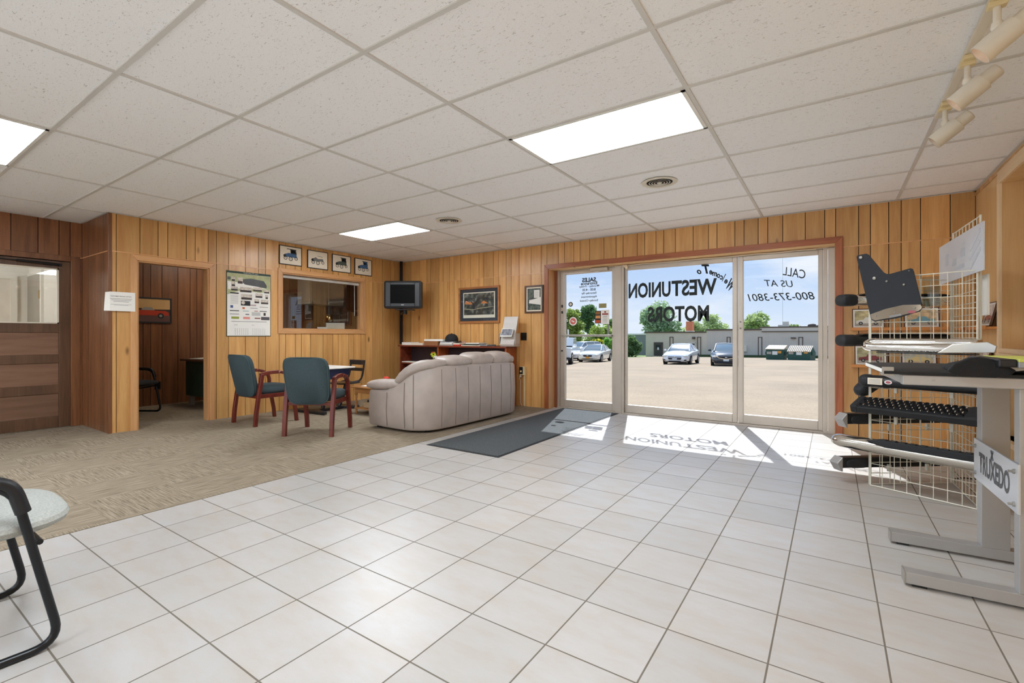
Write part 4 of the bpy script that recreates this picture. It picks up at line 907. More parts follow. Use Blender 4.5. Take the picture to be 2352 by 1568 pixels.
MB(pane).box((-.40, -.022, -.27), (.40, -.020, .27)).build('glass', t)
t = wall_thing('framed_photograph', 'small brown-framed photograph with a letter beside the storefront', 'picture', 'B', -3.785, 1.66)
frame(t, .165, .212, .026, wood('brown_frame_v', (110, 66, 40), (70, 40, 24), knots=False), .025); mb = MB(cream).box((-.145, -.012, -.19), (.145, -.004, .19)); mb.m(mt('tree_photo', (84, 92, 84), .6, var=.7, vscale=26)).box((-.118, -.013, -.165), (.118, -.012, .165)); mb.m(paper).prism([(-.085, -.01), (-.09, -.06), (.118, -.09), (.118, .03), (.0, .0)], -.0135, -.013).box((.0, -.014, .02), (.10, -.0132, .14)); mb.m(inkg)
for k in range(6): mb.box((.015, -.0145, .04 + k * .014), (.085, -.014, .043 + k * .014))
mb.build('picture', t)
t = wall_thing('switch_plate', 'black wall switch plate right of the brochure holder', 'switch', 'B', -3.98, 1.088); MB(black).box((-.055, -.006, -.06), (.055, 0, .06)).build('plate', t, bevel=.002); MB(blackm).box((-.028, -.012, -.02), (-.018, -.006, .0)).box((.018, -.012, .0), (.028, -.006, .02)).build('toggle', t)
t = wall_thing('wall_outlet', 'tan double outlet with conduit low beside the bookcase', 'outlet', 'B', -3.985, .56); MB(ivory).box((-.035, -.05, -.07), (.055, 0, .06)).build('box', t, bevel=.003); MB(black).box((-.045, -.053, -.055), (.02, -.05, .055)).build('plate', t, bevel=.002); MB(ivory).lathe([(.016, -.056), (.014, -.064), (.001, -.066)], (-.012, 0, -.012), 14, 'y').build('socket', t, smooth=True); MB(ivory).box((.02, -.03, -.55), (.045, 0, -.07)).build('conduit', t)
t = wall_thing('cable', 'white telephone cable hanging below the tan outlet', 'cable', 'B', -4.03, .5); MB(white).tube(fillet([(0, -.02, 0), (-.015, -.035, -.06), (.01, -.025, -.10), (-.005, -.02, -.25), (.0, -.02, -.44), (.03, -.02, -.49)], .04), .004, 6).lathe([(.016, 0), (.018, -.02), (.01, -.03)], (0, -.02, -.02), 10).build('cord', t, smooth=True)
t = thing('wall_outlet', 'black outlet plate on the dark office wall', 'outlet', (-8.85, 3.04, .31), PI / 2); MB(black).box((-.04, -.007, -.06), (.04, 0, .06)).build('plate', t, bevel=.002)
for z in (-.022, .022): MB(blackm).disc((0, z), .015, -.0085, -.007).build('socket', t)
# poster with a calendar at its foot
t = wall_thing('poster', 'tall community calendar poster with photos and sponsor logos', 'poster', 'L', 3.378, 1.534)
pw_, ph_ = .300, .442
MB(dgreen).box((-pw_, -.006, -ph_), (pw_, 0, ph_)).build('border', t); mb = MB(paper).box((-pw_ + .008, -.008, -ph_ + .008), (pw_ - .008, -.006, ph_ - .03)); mb.build('sheet', t)
mb = MB(mt('poster_field', (176, 182, 140), .8, var=.2, vscale=12)).prism([(-.29, .41), (.29, .41), (.29, .20), (.15, .17), (-.1, .19), (-.29, .12)], -.0085, -.008); mb.m(mt('poster_roof', (96, 98, 100), .8, var=.2)).prism([(-.09, .34), (.02, .36), (.2, .34), (.24, .28), (.24, .24), (-.06, .27), (-.09, .29)], -.009, -.0085).box((-.29, -.009, .32), (-.25, -.0085, .36)); mb.m(paper).prism([(-.29, .30), (-.1, .29), (.24, .23), (-.05, .22), (-.28, .19)], -.0088, -.0085)
gp = mt('group_photo', (206, 196, 184), .8, var=.3, vscale=60); dk = mt('group_dark', (70, 62, 60), .8, var=.3)
for (u, v, a, b) in ((-.215, .335, .05, .06), (-.125, .32, .07, .085), (-.215, .265, .05, .06), (-.2, .205, .09, .055), (-.05, .20, .16, .07), (.11, .215, .13, .055), (.24, .195, .08, .05), (-.04, .10, .15, .075), (.13, .13, .10, .06), (.24, .12, .04, .06), (.10, .05, .07, .055), (.21, .045, .11, .06)):
    mb.m(gp).box((u - a / 2, -.0095, v - b / 2), (u + a / 2, -.009, v + b / 2)); mb.m(dk).box((u - a / 2 + .004, -.01, v - b / 2), (u + a / 2 - .004, -.0095, v - b * .1))
mb.m(ink).box((-.255, -.0095, .135), (-.145, -.009, .152)).box((-.115, -.0095, -.02), (.01, -.009, .045)); mb.m(gp).disc((-.085, .018), .024, -.01, -.0095)
for (u, v, a, b, c) in ((-.235, -.04, .035, .035, (80, 96, 150)), (-.08, -.055, .03, .025, (206, 96, 50)), (-.19, -.19, .10, .03, (150, 160, 70)), (-.04, -.19, .09, .03, (230, 150, 140)), (.09, -.13, .12, .05, (200, 200, 196)), (.21, -.13, .03, .04, (70, 60, 58)), (.22, -.19, .12, .045, (90, 86, 90)), (-.2, -.095, .12, .012, (90, 90, 90)), (.05, -.01, .08, .02, (190, 170, 170)), (.2, -.03, .12, .006, (130, 130, 130)), (.06, -.05, .1, .008, (150, 150, 160)), (.19, -.09, .1, .012, (120, 120, 120)), (.09, -.09, .05, .01, (180, 120, 110)), (-.2, -.14, .12, .012, (170, 170, 170)), (-.03, -.14, .05, .014, (110, 110, 120)), (.11, -.19, .08, .016, (140, 90, 80)), (-.05, -.095, .08, .01, (170, 190, 190))):
    mb.m(mt('poster_ink_%d_%d' % (c[0], c[1]), c, .8, var=0)).box((u - a / 2, -.0095, v - b / 2), (u + a / 2, -.009, v + b / 2))
mb.m(inkg)
for k in range(9): mb.box((-.25, -.0092, .0 + k * .014), (-.15, -.009, .003 + k * .014))
for mth in (0, 1):
    for r in range(5):
        for c in range(7):
            u = -.19 + mth * .235 + c * .028; v = -.34 - r * .019; mb.box((u - .004, -.0098, v - .004), (u + .004, -.0094, v + .004))
mb.box((-.24, -.0092, -.243), (.24, -.009, -.236)); mb.m(paper).prism([(-.21, -.26), (.28, -.255), (.28, -.43), (-.19, -.43)], -.0094, -.0085); mb.build('printing', t)
text('Celebrating 175 years', .02, .427, .2, .016, paper, t, y=-.0085); text('FAYETTE COUNTY', 0, .385, .42, .03, mt('poster_title', (196, 186, 140), .7), t, y=-.0095, bold=.01)
text('JUNE', -.18, -.288, .04, .012, ink, t, y=-.0098); text('JULY', .05, -.288, .035, .012, ink, t, y=-.0098)
# taped notice beside the office doorway
t = wall_thing('paper_notice', 'white pricing notice taped beside the office doorway, corner curling', 'notice', 'L', 1.94, 1.487, d=.022)
mb = MB(paper); rings = []
for u in (-.142, -.12, -.095, -.05, 0, .05, .136):
    dy = .0 if u > -.09 else -(u + .09) * -.55; dz = 0
    rings.append([(u + (.0 if u > -.1 else .012), -.001 + dy * -.9, .108 - max(0, -u - .09) * .15), (u + (.0 if u > -.1 else .012), .0 + dy * -.9, .108 - max(0, -u - .09) * .15), (u, .0 + dy * -.9, -.108), (u, -.001 + dy * -.9, -.108)])
mb.loft(rings); mb.m(inkg)
for k, w_ in enumerate((.105, .095, .075)): mb.box((-w_ + .01, -.0016, .028 - k * .016), (w_ + .0, -.001, .033 - k * .016))
for k, w_ in enumerate((.10, .07)): mb.box((-w_ + .01, -.0016, -.035 - k * .009), (w_, -.001, -.032 - k * .009))
mb.build('sheet', t); text('CUSTOMER PRICING NOTICE', .005, .058, .19, .011, ink, t, y=-.0018, bold=.01)
# green steel desk in the office
t = thing('office_desk', 'dark green steel desk half hidden in the dim office', 'desk', (-8.20, 3.66, 0), 0)
MB(frameb).box((-.36, -.42, .70), (.42, .6, .735)).build('desk_top', t, bevel=.003); MB(dgreen).box((-.30, -.36, .16), (.36, .55, .70)).build('pedestal', t, bevel=.004)
for x, y in ((-.24, -.30), (.30, -.30), (.30, .48), (-.24, .48)): MB(alud).prism([(x - .03, 0), (x + .03, 0), (x + .045, .16), (x - .02, .16)], y - .03, y + .03).build('leg', t)
tag(MB(paper).ob((-8.25, 3.45, .741), (.21, .29, .01), .3).build('papers'), 'white papers on the green steel office desk', 'papers')
# things seen through the office window
t = thing('desk_lamp', 'brass desk lamp seen through the office window', 'lamp', (-7.75, 5.35, 1.16), 0); br_ = mt('brass', (216, 170, 90), .2, metal=1.0)
MB(br_).lathe([(.06, 0), (.05, .015), (.012, .02), (.01, .18)], n=18).build('stem', t, smooth=True); MB(br_).pil((0, 0, .25), (.18, .14, .18), .9).build('shade', t, smooth=True)
t = thing('office_counter', 'dark counter cabinet below the office window things', 'counter', (-7.6, 5.3, 0)); MB(brownp).box((-.35, -.75, 0), (.35, .75, 1.13)).build('body', t); MB(mt('counter_top', (90, 70, 52), .4)).box((-.38, -.78, 1.13), (.38, .78, 1.16)).build('top', t, bevel=.004)
t = thing('document_stand', 'white document stand behind the office window', 'stand', (-7.33, 5.20, 1.16), 1.0); MB(alud).box((-.16, -.006, 0), (.16, .004, .17)).build('frame', t); MB(cream).box((-.15, -.008, .005), (.15, -.006, .165)).build('sheet', t)
t = thing('card_holder', 'small white card holder left of the document stand', 'card holder', (-7.28, 4.92, 1.16), 1.0); MB(paper).prism([(-.08, 0), (.08, 0), (.065, .09), (-.095, .09)], -.01, .0).build('card', t); MB(ink).box((-.05, -.012, .03), (.0, -.01, .06)).build('print', t)
t = thing('wall_cabinet', 'cream wall cabinet high inside the office', 'cabinet', (-8.62, 5.55, 1.62)); MB(cream).box((-.22, -.15, .1), (.2, .62, .62)).build('body', t, bevel=.005)
for y in (.04, .43): MB(offw).box((.2, y - .17, .12), (.215, y + .17, .60)).build('door', t, bevel=.004)
# ============================================================ picture ledges and photographs
def ledge(label, wall, u0, u1, z):
    if wall == 'B': t = thing('picture_ledge', label, 'shelf', ((u0 + u1) / 2, 6.20, z), 0, 'picture ledges')
    else: t = thing('picture_ledge', label, 'shelf', (1.135, (u0 + u1) / 2, z), -PI / 2, 'picture ledges')
    w_ = abs(u1 - u0) / 2; MB(ledgew).box((-w_, -.085, -.022), (w_, 0, 0)).build('board', t, bevel=.003); MB(ledgew).box((-w_, -.092, -.022), (w_, -.085, .010)).build('lip', t, bevel=.002)
ledge('upper picture ledge on the wall right of the storefront', 'B', .165, 1.03, 1.176); ledge('lower picture ledge on the wall right of the storefront', 'B', .165, 1.03, .790)
ledge('upper short picture ledge on the pine right-hand wall', 'R', 5.40, 6.19, 1.176); ledge('lower short picture ledge on the pine right-hand wall', 'R', 5.40, 6.19, .790)
def ledge_photo(label, wall, u, z, carcol, skyc, gcol, long_=True, w_=.135, h_=.105):
    if wall == 'B': t = thing('framed_photograph', label, 'picture', (u, 6.20 - .060, z + .001), 0, 'car photographs on the ledges')
    else: t = thing('framed_photograph', label, 'picture', (1.135 - .060, u, z + .001), -PI / 2, 'car photographs on the ledges')
    R_ = Matrix.Rotation(-.22, 4, 'X')
    def M_(): b = MB(); b.X = R_; return b
    mb = M_(); mb.m(frameb)
    for a, b in (((-w_, 0), (-w_ + .008, 2 * h_)), ((w_ - .008, 0), (w_, 2 * h_)), ((-w_, 0), (w_, .008)), ((-w_, 2 * h_ - .008), (w_, 2 * h_))): mb.box((a[0], -.006, a[1]), (b[0], .012, b[1]))
    mb.box((-w_, .008, 0), (w_, .012, 2 * h_)); mb.build('frame', t)
    mb = M_(); mb.m(paper).box((-w_ + .008, -.002, .008), (w_ - .008, .008, 2 * h_ - .008)); mb.build('mat_board', t)
    mb = M_(); a, b = w_ - .022, h_
    mb.m(mt('photo_sky_%d' % skyc[0], skyc, .4, var=.45, vscale=22)).box((-a, -.003, .022), (a, -.002, 2 * b - .022)); mb.m(mt('photo_ground_%d' % gcol[0], gcol, .4)).box((-a, -.0034, .022), (a, -.003, .062))
    cm = mt('photo_car_%d_%d' % (carcol[0], carcol[1]), carcol, .3, var=.1)
    mb.m(cm).prism([(-a * .9, .050), (-a * .88, .082), (-a * .4, .092), (a * .85, .090), (a * .92, .055)], -.004, -.0034).prism([(-a * .35, .09), (-a * .2, .118), (a * .3, .116), (a * .5, .09)], -.004, -.0034); mb.m(ink)
    for q in (-.55, .55): mb.disc((a * q, .052), .018, -.0046, -.004); mb.m(alud).disc((a * q, .052), .009, -.005, -.0046); mb.m(ink)
    mb.build('photo', t)
    mb = M_(); mb.m(frameb).prism([(-.02, .0), (.02, .0), (.01, .12), (-.01, .12)], .012, .016); mb.build('easel_back', t)
ledge_photo('photograph of a white convertible at the left end of the upper ledge', 'B', .312, 1.176, (226, 224, 216), (198, 186, 140), (170, 160, 150))
ledge_photo('photograph of a pale blue sedan right on the upper ledge behind the rack', 'B', .735, 1.176, (120, 168, 186), (216, 190, 150), (176, 166, 156))
ledge_photo('photograph of a maroon and green car at the left end of the lower ledge', 'B', .333, .790, (130, 60, 64), (176, 170, 130), (176, 150, 146))
ledge_photo('photograph of a cream vintage tourer on the lower ledge behind the rack', 'B', .715, .790, (224, 206, 150), (200, 206, 200), (206, 180, 150))
ledge_photo('framed photograph leaning on the upper ledge of the pine wall', 'R', 5.55, 1.176, (150, 84, 70), (206, 196, 190), (176, 164, 156))
ledge_photo('framed photograph leaning on the lower ledge of the pine wall', 'R', 5.72, .790, (130, 110, 96), (206, 196, 180), (180, 170, 160))

# ============================================================ wire display tower
A0 = Vector((.234, 4.355, 0)); A1 = Vector((.77, 4.115, 0)); B1 = Vector((.735, 4.744, 0))
tw_ = thing('display_tower', 'triangular cream wire-grid display tower carrying the running boards', 'rack', (.58, 4.40, 0)); O = Vector((.58, 4.40, 0))
def grid(p, q, h, name='wire_panel'):
    mb = MB(wire); p = p - O; q = q - O; d = (q - p); Lh = d.length; d.normalize(); n_ = 8
    for i in range(n_ + 1):
        a = p + d * (Lh * i / n_)
        mb.tube([a + Vector((0, 0, .004)), a + Vector((0, 0, h))], .0062 if i in (0, n_) else .0027, 6)
    k = int(h / .0762)
    for j in range(k + 1):
        z = .006 + (h - .012) * j / k; mb.tube([p + Vector((0, 0, z)), q + Vector((0, 0, z))], .0042 if j in (0, k) else .0027, 6)
    return mb.build(name, tw_, smooth=True)
dA = (A1 - A0).normalized(); dC = (B1 - A0).normalized(); dB = (B1 - A1).normalized()
grid(A0 + Vector((0, -.012, 0)), A1 + Vector((-.01, -.006, 0)), 1.520); grid(A0 + Vector((-.004, .012, 0)), B1, 1.520); grid(A1 + Vector((.006, .004, 0)), B1 + Vector((.012, 0, 0)), 1.862)
nA = Vector((dA.y, -dA.x, 0)); nC = Vector((-dC.y, dC.x, 0)); nB = Vector((dB.y, -dB.x, 0))
mb = MB(wire)      # wire hooks that hold the boards
for z in (1.0, .72, .50, .27):
    for s in (.16, .46): mb.ob(A0 + dA * s + nA * .016 + Vector((0, 0, z)) - O, (.018, .02, .05), math.atan2(dA.y, dA.x))
for z in (1.33, 1.02, .42, .12):
    for s in (.16, .46): mb.ob(A0 + dC * s + nC * .016 + Vector((0, 0, z)) - O, (.018, .02, .05), math.atan2(dC.y, dC.x))
mb.build('hook', tw_)
def board_thing(name, label, cat, base, d, z, off, n_, s0, grp='vehicle step bars on the wire tower'):
    """local x runs along the panel from its left post, local -y (front) points away from the tower"""
    a = math.atan2(d.y, d.x); sgn = 1
    p = base + n_ * off + Vector((0, 0, z)); t = thing(name, label, cat, (p.x, p.y, z), a, grp)
    return t
# --- boards on the panel facing the camera (local -y is towards the camera)
t = board_thing('step_bar', 'chrome double-tube step bar with rounded ends on the tower, above the black fabric roll', 'step bar', A0, dA, 1.018, .06, nA, 0)
mb = MB(chrome)
for y_, z_, r_ in ((-.052, .0, .029), (.0, .034, .029)): mb.tube(fillet([(.05, y_, z_), (.57, y_, z_), (.605, y_ + .02, z_)], .05, 6), r_, 18)
mb.tube(fillet([(.06, .0, .036), (.012, .0, .030), (.012, -.052, .006), (.06, -.052, .0)], .045, 8), .029, 18)
mb.build('tube', t, smooth=True); MB(black).box((.08, -.06, -.040), (.60, .01, -.032)).build('underside_strip', t, bevel=.003)
MB(steel).prism([(.42, -.03), (.69, -.02), (.70, .02), (.66, .045), (.5, .03)], -.09, -.08, 'xz').build('mounting_plate', t, bevel=.004)
t = board_thing('step_bar', 'black oval step bar with cream label and round badge beside the black fabric roll', 'step bar', A0, dA, .775, .06, nA, 0)
ov = [(.052 * math.cos(2 * PI * i / 18), .042 * math.sin(2 * PI * i / 18)) for i in range(18)]
MB(black).sweep([(.01, 0, 0), (.1, 0, 0), (.62, 0, 0)], ov).build('bar', t, smooth=True)
MB(blackr).pil((.005, 0, .0), (.10, .108, .092), .8, 20, 12).build('end_cap', t, smooth=True)
mb = MB(cream); mb.X = Matrix.Rotation(.0, 4, 'X'); mb.box((.028, -.0565, -.022), (.115, -.040, .024)); mb.m(inkg)
for k in range(4): mb.box((.036, -.0575, -.014 + k * .009), (.105, -.0565, -.011 + k * .009))
mb.build('label_plate', t); mb = MB(white).disc((.150, .0), .022, -.0565, -.050, rz=.014); mb.m(mt('badge_red', (170, 90, 100), .5)).disc((.150, 0), .015, -.0572, -.0565, rz=.009); mb.build('badge', t)
t = board_thing('running_board', 'black running board with studded perforated metal tread, tilted on the tower', 'running board', A0, dA, .625, .10, nA, 0)
t.rotation_euler = (.34, 0, math.atan2(dA.y, dA.x))
MB(black).box((-.03, -.085, -.055), (.62, .085, -.005)).build('body', t, bevel=.008)
MB(blackr).box((-.062, -.088, -.058), (-.012, .088, .002)).build('end_cap', t, bevel=.012); MB(blackr).box((.555, -.088, -.058), (.66, .088, .002)).build('end_cap', t, bevel=.012)
MB(mt('dark_steel', (70, 72, 76), .35, metal=.8)).box((-.015, -.075, -.006), (.558, .075, -.002)).build('tread_plate', t)
mb = MB(black)
for i in range(16):
    for j in range(4):
        u = .0 + i * .036 + (j % 2) * .018; v = -.055 + j * .037
        if u < .55: mb.lathe([(.0145, -.003), (.013, .006), (.009, .007), (.008, -.001), (.001, -.0015)], (u, v, 0), 8)
mb.build('tread_ring', t, smooth=True); mb = MB(chrome)
for i in range(16):
    for j in range(4):
        u = .018 + i * .036 - (j % 2) * .018; v = -.055 + j * .037
        if 0 < u < .555: mb.pil((u, v, .002), (.012, .022, .010), 1, 6, 4)
mb.build('tread_stud', t, smooth=True)
t = board_thing('step_bar', 'polished oval stainless step bar with black treads, lowest in front', 'step bar', A0, dA, .312, .085, nA, 0)
ov2 = [(.062 * math.cos(2 * PI * i / 22), .050 * math.sin(2 * PI * i / 22)) for i in range(22)]
MB(steel).sweep([(-.215, .0, .0), (-.208, 0, 0), (-.185, 0, 0), (-.15, 0, 0), (0, 0, 0), (.9, 0, 0)], ov2, scale=[.25, .62, .88, 1, 1, 1]).build('bar', t, smooth=True, ang=60)
mb = MB(blackr); mb.prism([(.03, .040), (.10, .058), (.62, .058), (.70, .040), (.62, .014), (.14, .010)], -.066, -.006); mb.build('tread', t, bevel=.006)
mb = MB(black)
for k in range(9): mb.box((.11 + k * .055, -.058, .056), (.146 + k * .055, -.02, .063))
mb.build('tread_ridge', t, bevel=.002)
# --- boards on the panel facing the storefront; they stick out left of the post
def cbar(label, z, kind, s0=-.172, s1=.68, name='step_bar', off=.075):
    t = board_thing(name, label, 'step bar', A0, dC, z, off, nC, 0)
    if kind in ('chrome', 'black'):
        MB(chrome if kind == 'chrome' else black).sweep([(s0 + .08, 0, 0), (s1, 0, 0)], ov).build('bar', t, smooth=True)
        MB(blackr).pil((s0 + .05, 0, 0), (.13, .112, .090), .5, 20, 12).build('end_cap', t, smooth=True)
        MB(black).prism([(s0 + .12, .036), (s0 + .17, .05), (s1 - .05, .05), (s1, .036)], -.035, .035).build('tread', t, bevel=.004)
    if kind == 'cap':
        MB(blackr).pil((s0 + .09, 0, -.02), (.22, .10, .10), .6, 20, 12, Matrix.Rotation(-.55, 3, 'Y')).build('end_cap', t, smooth=True); MB(black).sweep([(s0 + .16, 0, 0), (s1, 0, 0)], ov).build('bar', t, smooth=True)
    if kind == 'board':
        MB(black).prism([(-.04, -.036), (.04, -.036), (.04, .03), (.03, .040), (-.035, .040), (-.04, .03)], s0 + .04, s1, 'yz').build('body', t, bevel=.006)
        MB(silver).prism([(s0 + .042, .045), (s0 + .004, .006), (s0, -.004), (s0 + .034, -.062), (s0 + .042, -.062)], -.042, .042).build('end_cap', t, bevel=.006)
        MB(blackr).pil((s0 + .16, -.040, -.004), (.18, .02, .066), .6, 20, 10).build('side_pad', t, smooth=True)
    return t
cbar('chrome step bar with a round black end cap, topmost behind the tower', 1.365, 'chrome'); cbar('all-black step bar with a round end cap, second behind the tower', 1.065, 'black')
cbar('black step bar with a drooping pointed end cap behind the labelled one', .745, 'cap', s0=-.04); cbar('black step board with silver pointed cap behind the studded running board', .480, 'board', s0=-.19)
cbar('black step board with silver pointed cap nearest the floor', .155, 'board', s0=-.226)
# mud flap
fp = A0 + dA * .10 + nA * .045
t = thing('mud_flap', 'black mud flap with a polished steel lower weight, hung askew on the tower', 'mud flap', (fp.x, fp.y, 1.42), math.atan2(dA.y, dA.x))
def F(px, py):      # picture of the flap on the plane of the camera-side panel
    r = Vector((math.cos(YAW), math.sin(YAW), 0)); w = Vector((-math.sin(YAW), math.cos(YAW), 0)); d = r * ((px - 1176) / 1084.1) + w + Vector((0, 0, (770.7 - py) / 1084.1)); C = Vector((0, 0, 1.1))
    k = (fp - C).dot(nA) / d.dot(nA); q = C + d * k - Vector((fp.x, fp.y, 1.42)); return (q.dot(dA), q.z)
out = [F(*p) for p in ((1968, 590), (1971, 586), (1990, 582.5), (1996, 585), (2030, 625), (2037, 629), (2045, 629), (2092, 616), (2097, 617.5), (2100, 624), (2119, 700), (2119, 708), (2113, 715), (2060, 731), (2010, 738), (2003, 735), (1999, 722))]
MB(mt('flap_rubber', (38, 41, 48), .75, bump=.15, bscale=200)).prism(out, -.008, 0).build('flap', t, bevel=.002)
wt = [F(*p) for p in ((2000, 722), (2036, 709), (2076, 700), (2116, 699), (2119, 704), (2118, 709), (2112, 714), (2058, 728), (2012, 736), (2004, 733))]
MB(mt('mirror_plate', (178, 164, 148), .07, metal=1.0, var=0)).prism(wt, -.013, -.008).build('weight_plate', t, bevel=.0015)  # brownish tint puts the reflected floor and wood into the steel colour
mb = MB(mt('badge_red', (170, 90, 100), .5)); c = F(2096, 716); mb.disc(c, .022, -.0145, -.013, rz=.010); c = F(2058, 725); mb.m(inkg).ob((c[0], -.0137, c[1]), (.07, .0014, .014), Matrix.Rotation(-.2, 4, 'Y')); mb.build('badge', t)
mb = MB(alud)
for p, r_ in (((1979, 591.5), .011), (2010, 639) and ((2010, 639), .011), ((2038.5, 646), .007), ((2078, 653.5), .007), ((2090, 622), .004), ((2014, 725.5), .005), ((2057, 717), .005), ((2103, 707), .005)):
    c = F(*p); mb.lathe([(r_, -.013), (r_, -.016), (r_ * .5, -.019), (.0005, -.019)], (c[0], 0, c[1]), 14, 'y')
mb.build('bolt', t, smooth=True)
# sheet clipped to the tall side panel
sp_ = A1 + dB * .35; sa = math.atan2(-dB.y, -dB.x)
t = thing('info_sheet', 'white shrink-wrapped sheet clipped high on the side of the wire tower', 'sheet', (sp_.x - .016, sp_.y, 1.645), sa)
mb = MB(mt('glossy_sheet', (206, 210, 216), .25, var=.03)); mb.box((-.51, -.006, -.148), (.51, .0, .148)); mb.build('sheet', t)
mb = MB(mt('sheet_faint_print', (190, 194, 200), .4))
for u, v, a, b in ((.1, .02, .10, .06), (.14, .08, .05, .02), (-.1, -.02, .12, .05), (.05, -.07, .2, .03), (-.28, .02, .08, .09)): mb.box((u - a / 2, -.0066, v - b / 2), (u + a / 2, -.006, v + b / 2))
for k in range(3): mb.ob((.36, -.0064, .0 + k * .06 - .06), (.22, .0008, .025), Matrix.Rotation(-.45, 4, 'Y'))
mb.build('printing', t)
t = thing('card_pocket', 'narrow white card pocket on the tower below the wrapped sheet', 'card pocket', (A1.x + .045, A1.y + .12, 1.36), sa); MB(paper).box((-.10, -.012, -.13), (.10, 0, .13)).build('pocket', t, bevel=.002)
# clear pockets behind the camera-side panel
t = thing('brochure_pocket', 'clear acrylic pocket hanging at the top of the wire tower', 'brochure pocket', tuple((A0 + dA * .34 - nA * .02)[:2]) + (1.40,), math.atan2(dA.y, dA.x)); MB(glass('acrylic', (230, 234, 234))).box((-.045, .0, -.10), (.045, .003, .10)).box((-.045, .018, -.10), (.045, .021, .04)).box((-.045, 0, -.10), (.045, .021, -.097)).build('pocket', t)
# loose black cable at the foot of the tower
tag(MB(black).tube(fillet([(.76, 4.86, .006), (.84, 4.98, .006), (1.0, 4.93, .006), (1.05, 4.6, .006), (1.0, 4.2, .006), (.86, 3.9, .006), (1.06, 3.66, .006)], .15, 8), .0045, 6).build('cable', smooth=True), 'thin black cable curling on the tiles behind the wire tower', 'cable')

# ============================================================ silver demonstration stand
t = thing('display_stand', 'silver steel display stand with lettered side plate at the right edge', 'stand', (.255, 2.69, 0), .059); RS = t
def foot(y0, xs, name='foot'):
    MB(silver).box((xs + .006, y0, .012), (1.25, y0 + .062, .062)).build(name, t, bevel=.002)
    MB(alud).box((xs, y0 - .001, .010), (xs + .006, y0 + .063, .064)).build('end_cap', t); MB(black).box((xs + .03, y0 + .01, 0), (xs + .08, y0 + .05, .012)).box((1.15, y0 + .01, 0), (1.2, y0 + .05, .012)).build('foot_pad', t)
foot(0, .008); foot(.505, .030)
MB(silver).box((.370, .003, .062), (.470, .058, .885)).build('post', t, bevel=.002); MB(silver).box((.385, .506, .062), (.487, .575, .885)).build('post', t, bevel=.002)
MB(silver).box((.0, -.012, .885), (1.25, .035, .930)).build('top_rail', t, bevel=.004); MB(silver).box((.0, .545, .885), (1.25, .59, .930)).build('top_rail', t, bevel=.004); MB(silver).box((.0, .035, .890), (.04, .545, .925)).build('top_rail', t)
MB(silver).box((.6, .035, .890), (.64, .545, .925)).build('cross_bar', t)
pl = MB(mt('brushed_plate', (206, 208, 212), .28, metal=.35, var=.02)).prism([(.361, -.012), (.370, -.012), (.386, .588), (.377, .588)], .383, .583, 'xy').build('side_plate', t, bevel=.0015)
lt = thing('tmp', 'x', 'x'); bpy.data.objects.remove(lt)
me = text_mesh('TRUXEDO', .035); xs = [v.co.x for v in me.vertices]; ys = [v.co.y for v in me.vertices]
for v in me.vertices:
    a = (v.co.x - min(xs)) / (max(xs) - min(xs)); b = (v.co.y - min(ys)) / (max(ys) - min(ys)); y_ = .50 - a * .42; v.co = Vector((.3604 + (y_ + .012) * .0267, y_, .432 + b * .100))
me.materials.append(mt('plate_letter', (36, 38, 42), .35, var=.02)); lo = bpy.data.objects.new('lettering', me); COL.objects.link(lo); lo.parent = pl
mb = MB(mt('plate_letter', (36, 38, 42), .35, var=.02))   # crossed bolts mark above the X
for r_ in (-.6, .6): mb.ob((.3602 + .0085, .305, .552), (.0008, .012, .05), Matrix.Rotation(r_, 4, 'X'))
mb.build('emblem', pl)
mb = MB(alud)
for y_, z in ((.555, .548), (.555, .415), (.025, .548), (.025, .415)): mb.lathe([(.010, 0), (.010, -.006), (.005, -.007), (.005, -.02), (.001, -.02)], (.361 + (y_ + .012) * .0267, y_, z), 12, 'x')
mb.build('bolt', pl)
MB(alud).box((.10, -.016, .905), (.11, -.012, .912)).build('rivet', t)
# black vinyl cover laid over the stand
t = thing('vinyl_cover', 'black vinyl truck-bed cover laid over the silver display stand', 'cover', (.255, 2.69, .931), .059)
vin = mt('black_vinyl', (22, 23, 25), .6, var=.1, bump=.35, bscale=9)
prof = [(-.025, .0), (-.028, .012), (-.01, .020), (.10, .026), (.34, .028), (.55, .027), (.60, .018), (.60, 0)]
mb = MB(vin); mb.loft([[(x, y, z * k) for y, z in prof] for x, k in ((-.065, .85), (.1, 1.0), (.35, .96), (.6, 1.04), (.9, 1.0), (1.25, 1.0))]); mb.build('cover_sheet', t, smooth=True, ang=50)
MB(white).box((-.068, .02, .004), (-.062, .57, .020)).build('edge_strip', t); MB(alud).box((-.07, -.02, -.008), (-.03, .0, .03)).build('corner_clip', t)
# black fabric bundle and boxed kit on top
t = thing('fabric_bundle', 'loose black fabric bundle on top of the vinyl cover', 'fabric', (.575, 2.79, .958), .059)
blkf = mt('black_fabric', (16, 16, 18), .8, var=.2, bump=.9, bscale=14)
mb = MB(blkf); mb.pil((-.09, .0, .012), (.16, .22, .045), .7, 26, 12, Matrix.Rotation(-.2, 3, 'Y')); mb.pil((.10, .0, .008), (.34, .24, .030), .45, 26, 12); mb.pil((.45, .02, .008), (.5, .26, .024), .4, 26, 12); mb.build('folds', t, smooth=True)
mb = MB(blkf); mb.prism([(-.185, -.004), (-.165, .026), (-.12, .052), (-.085, .056), (-.05, .048), (-.02, .030), (.02, .004), (.0, -.018), (-.04, -.026), (-.15, -.024)], -.142, -.112); mb.build('hanging_flap', t, bevel=.006)
MB(alud).prism([(-.04, .020), (.07, .012), (.02, .002)], -.135, -.130).build('label_edge', t)
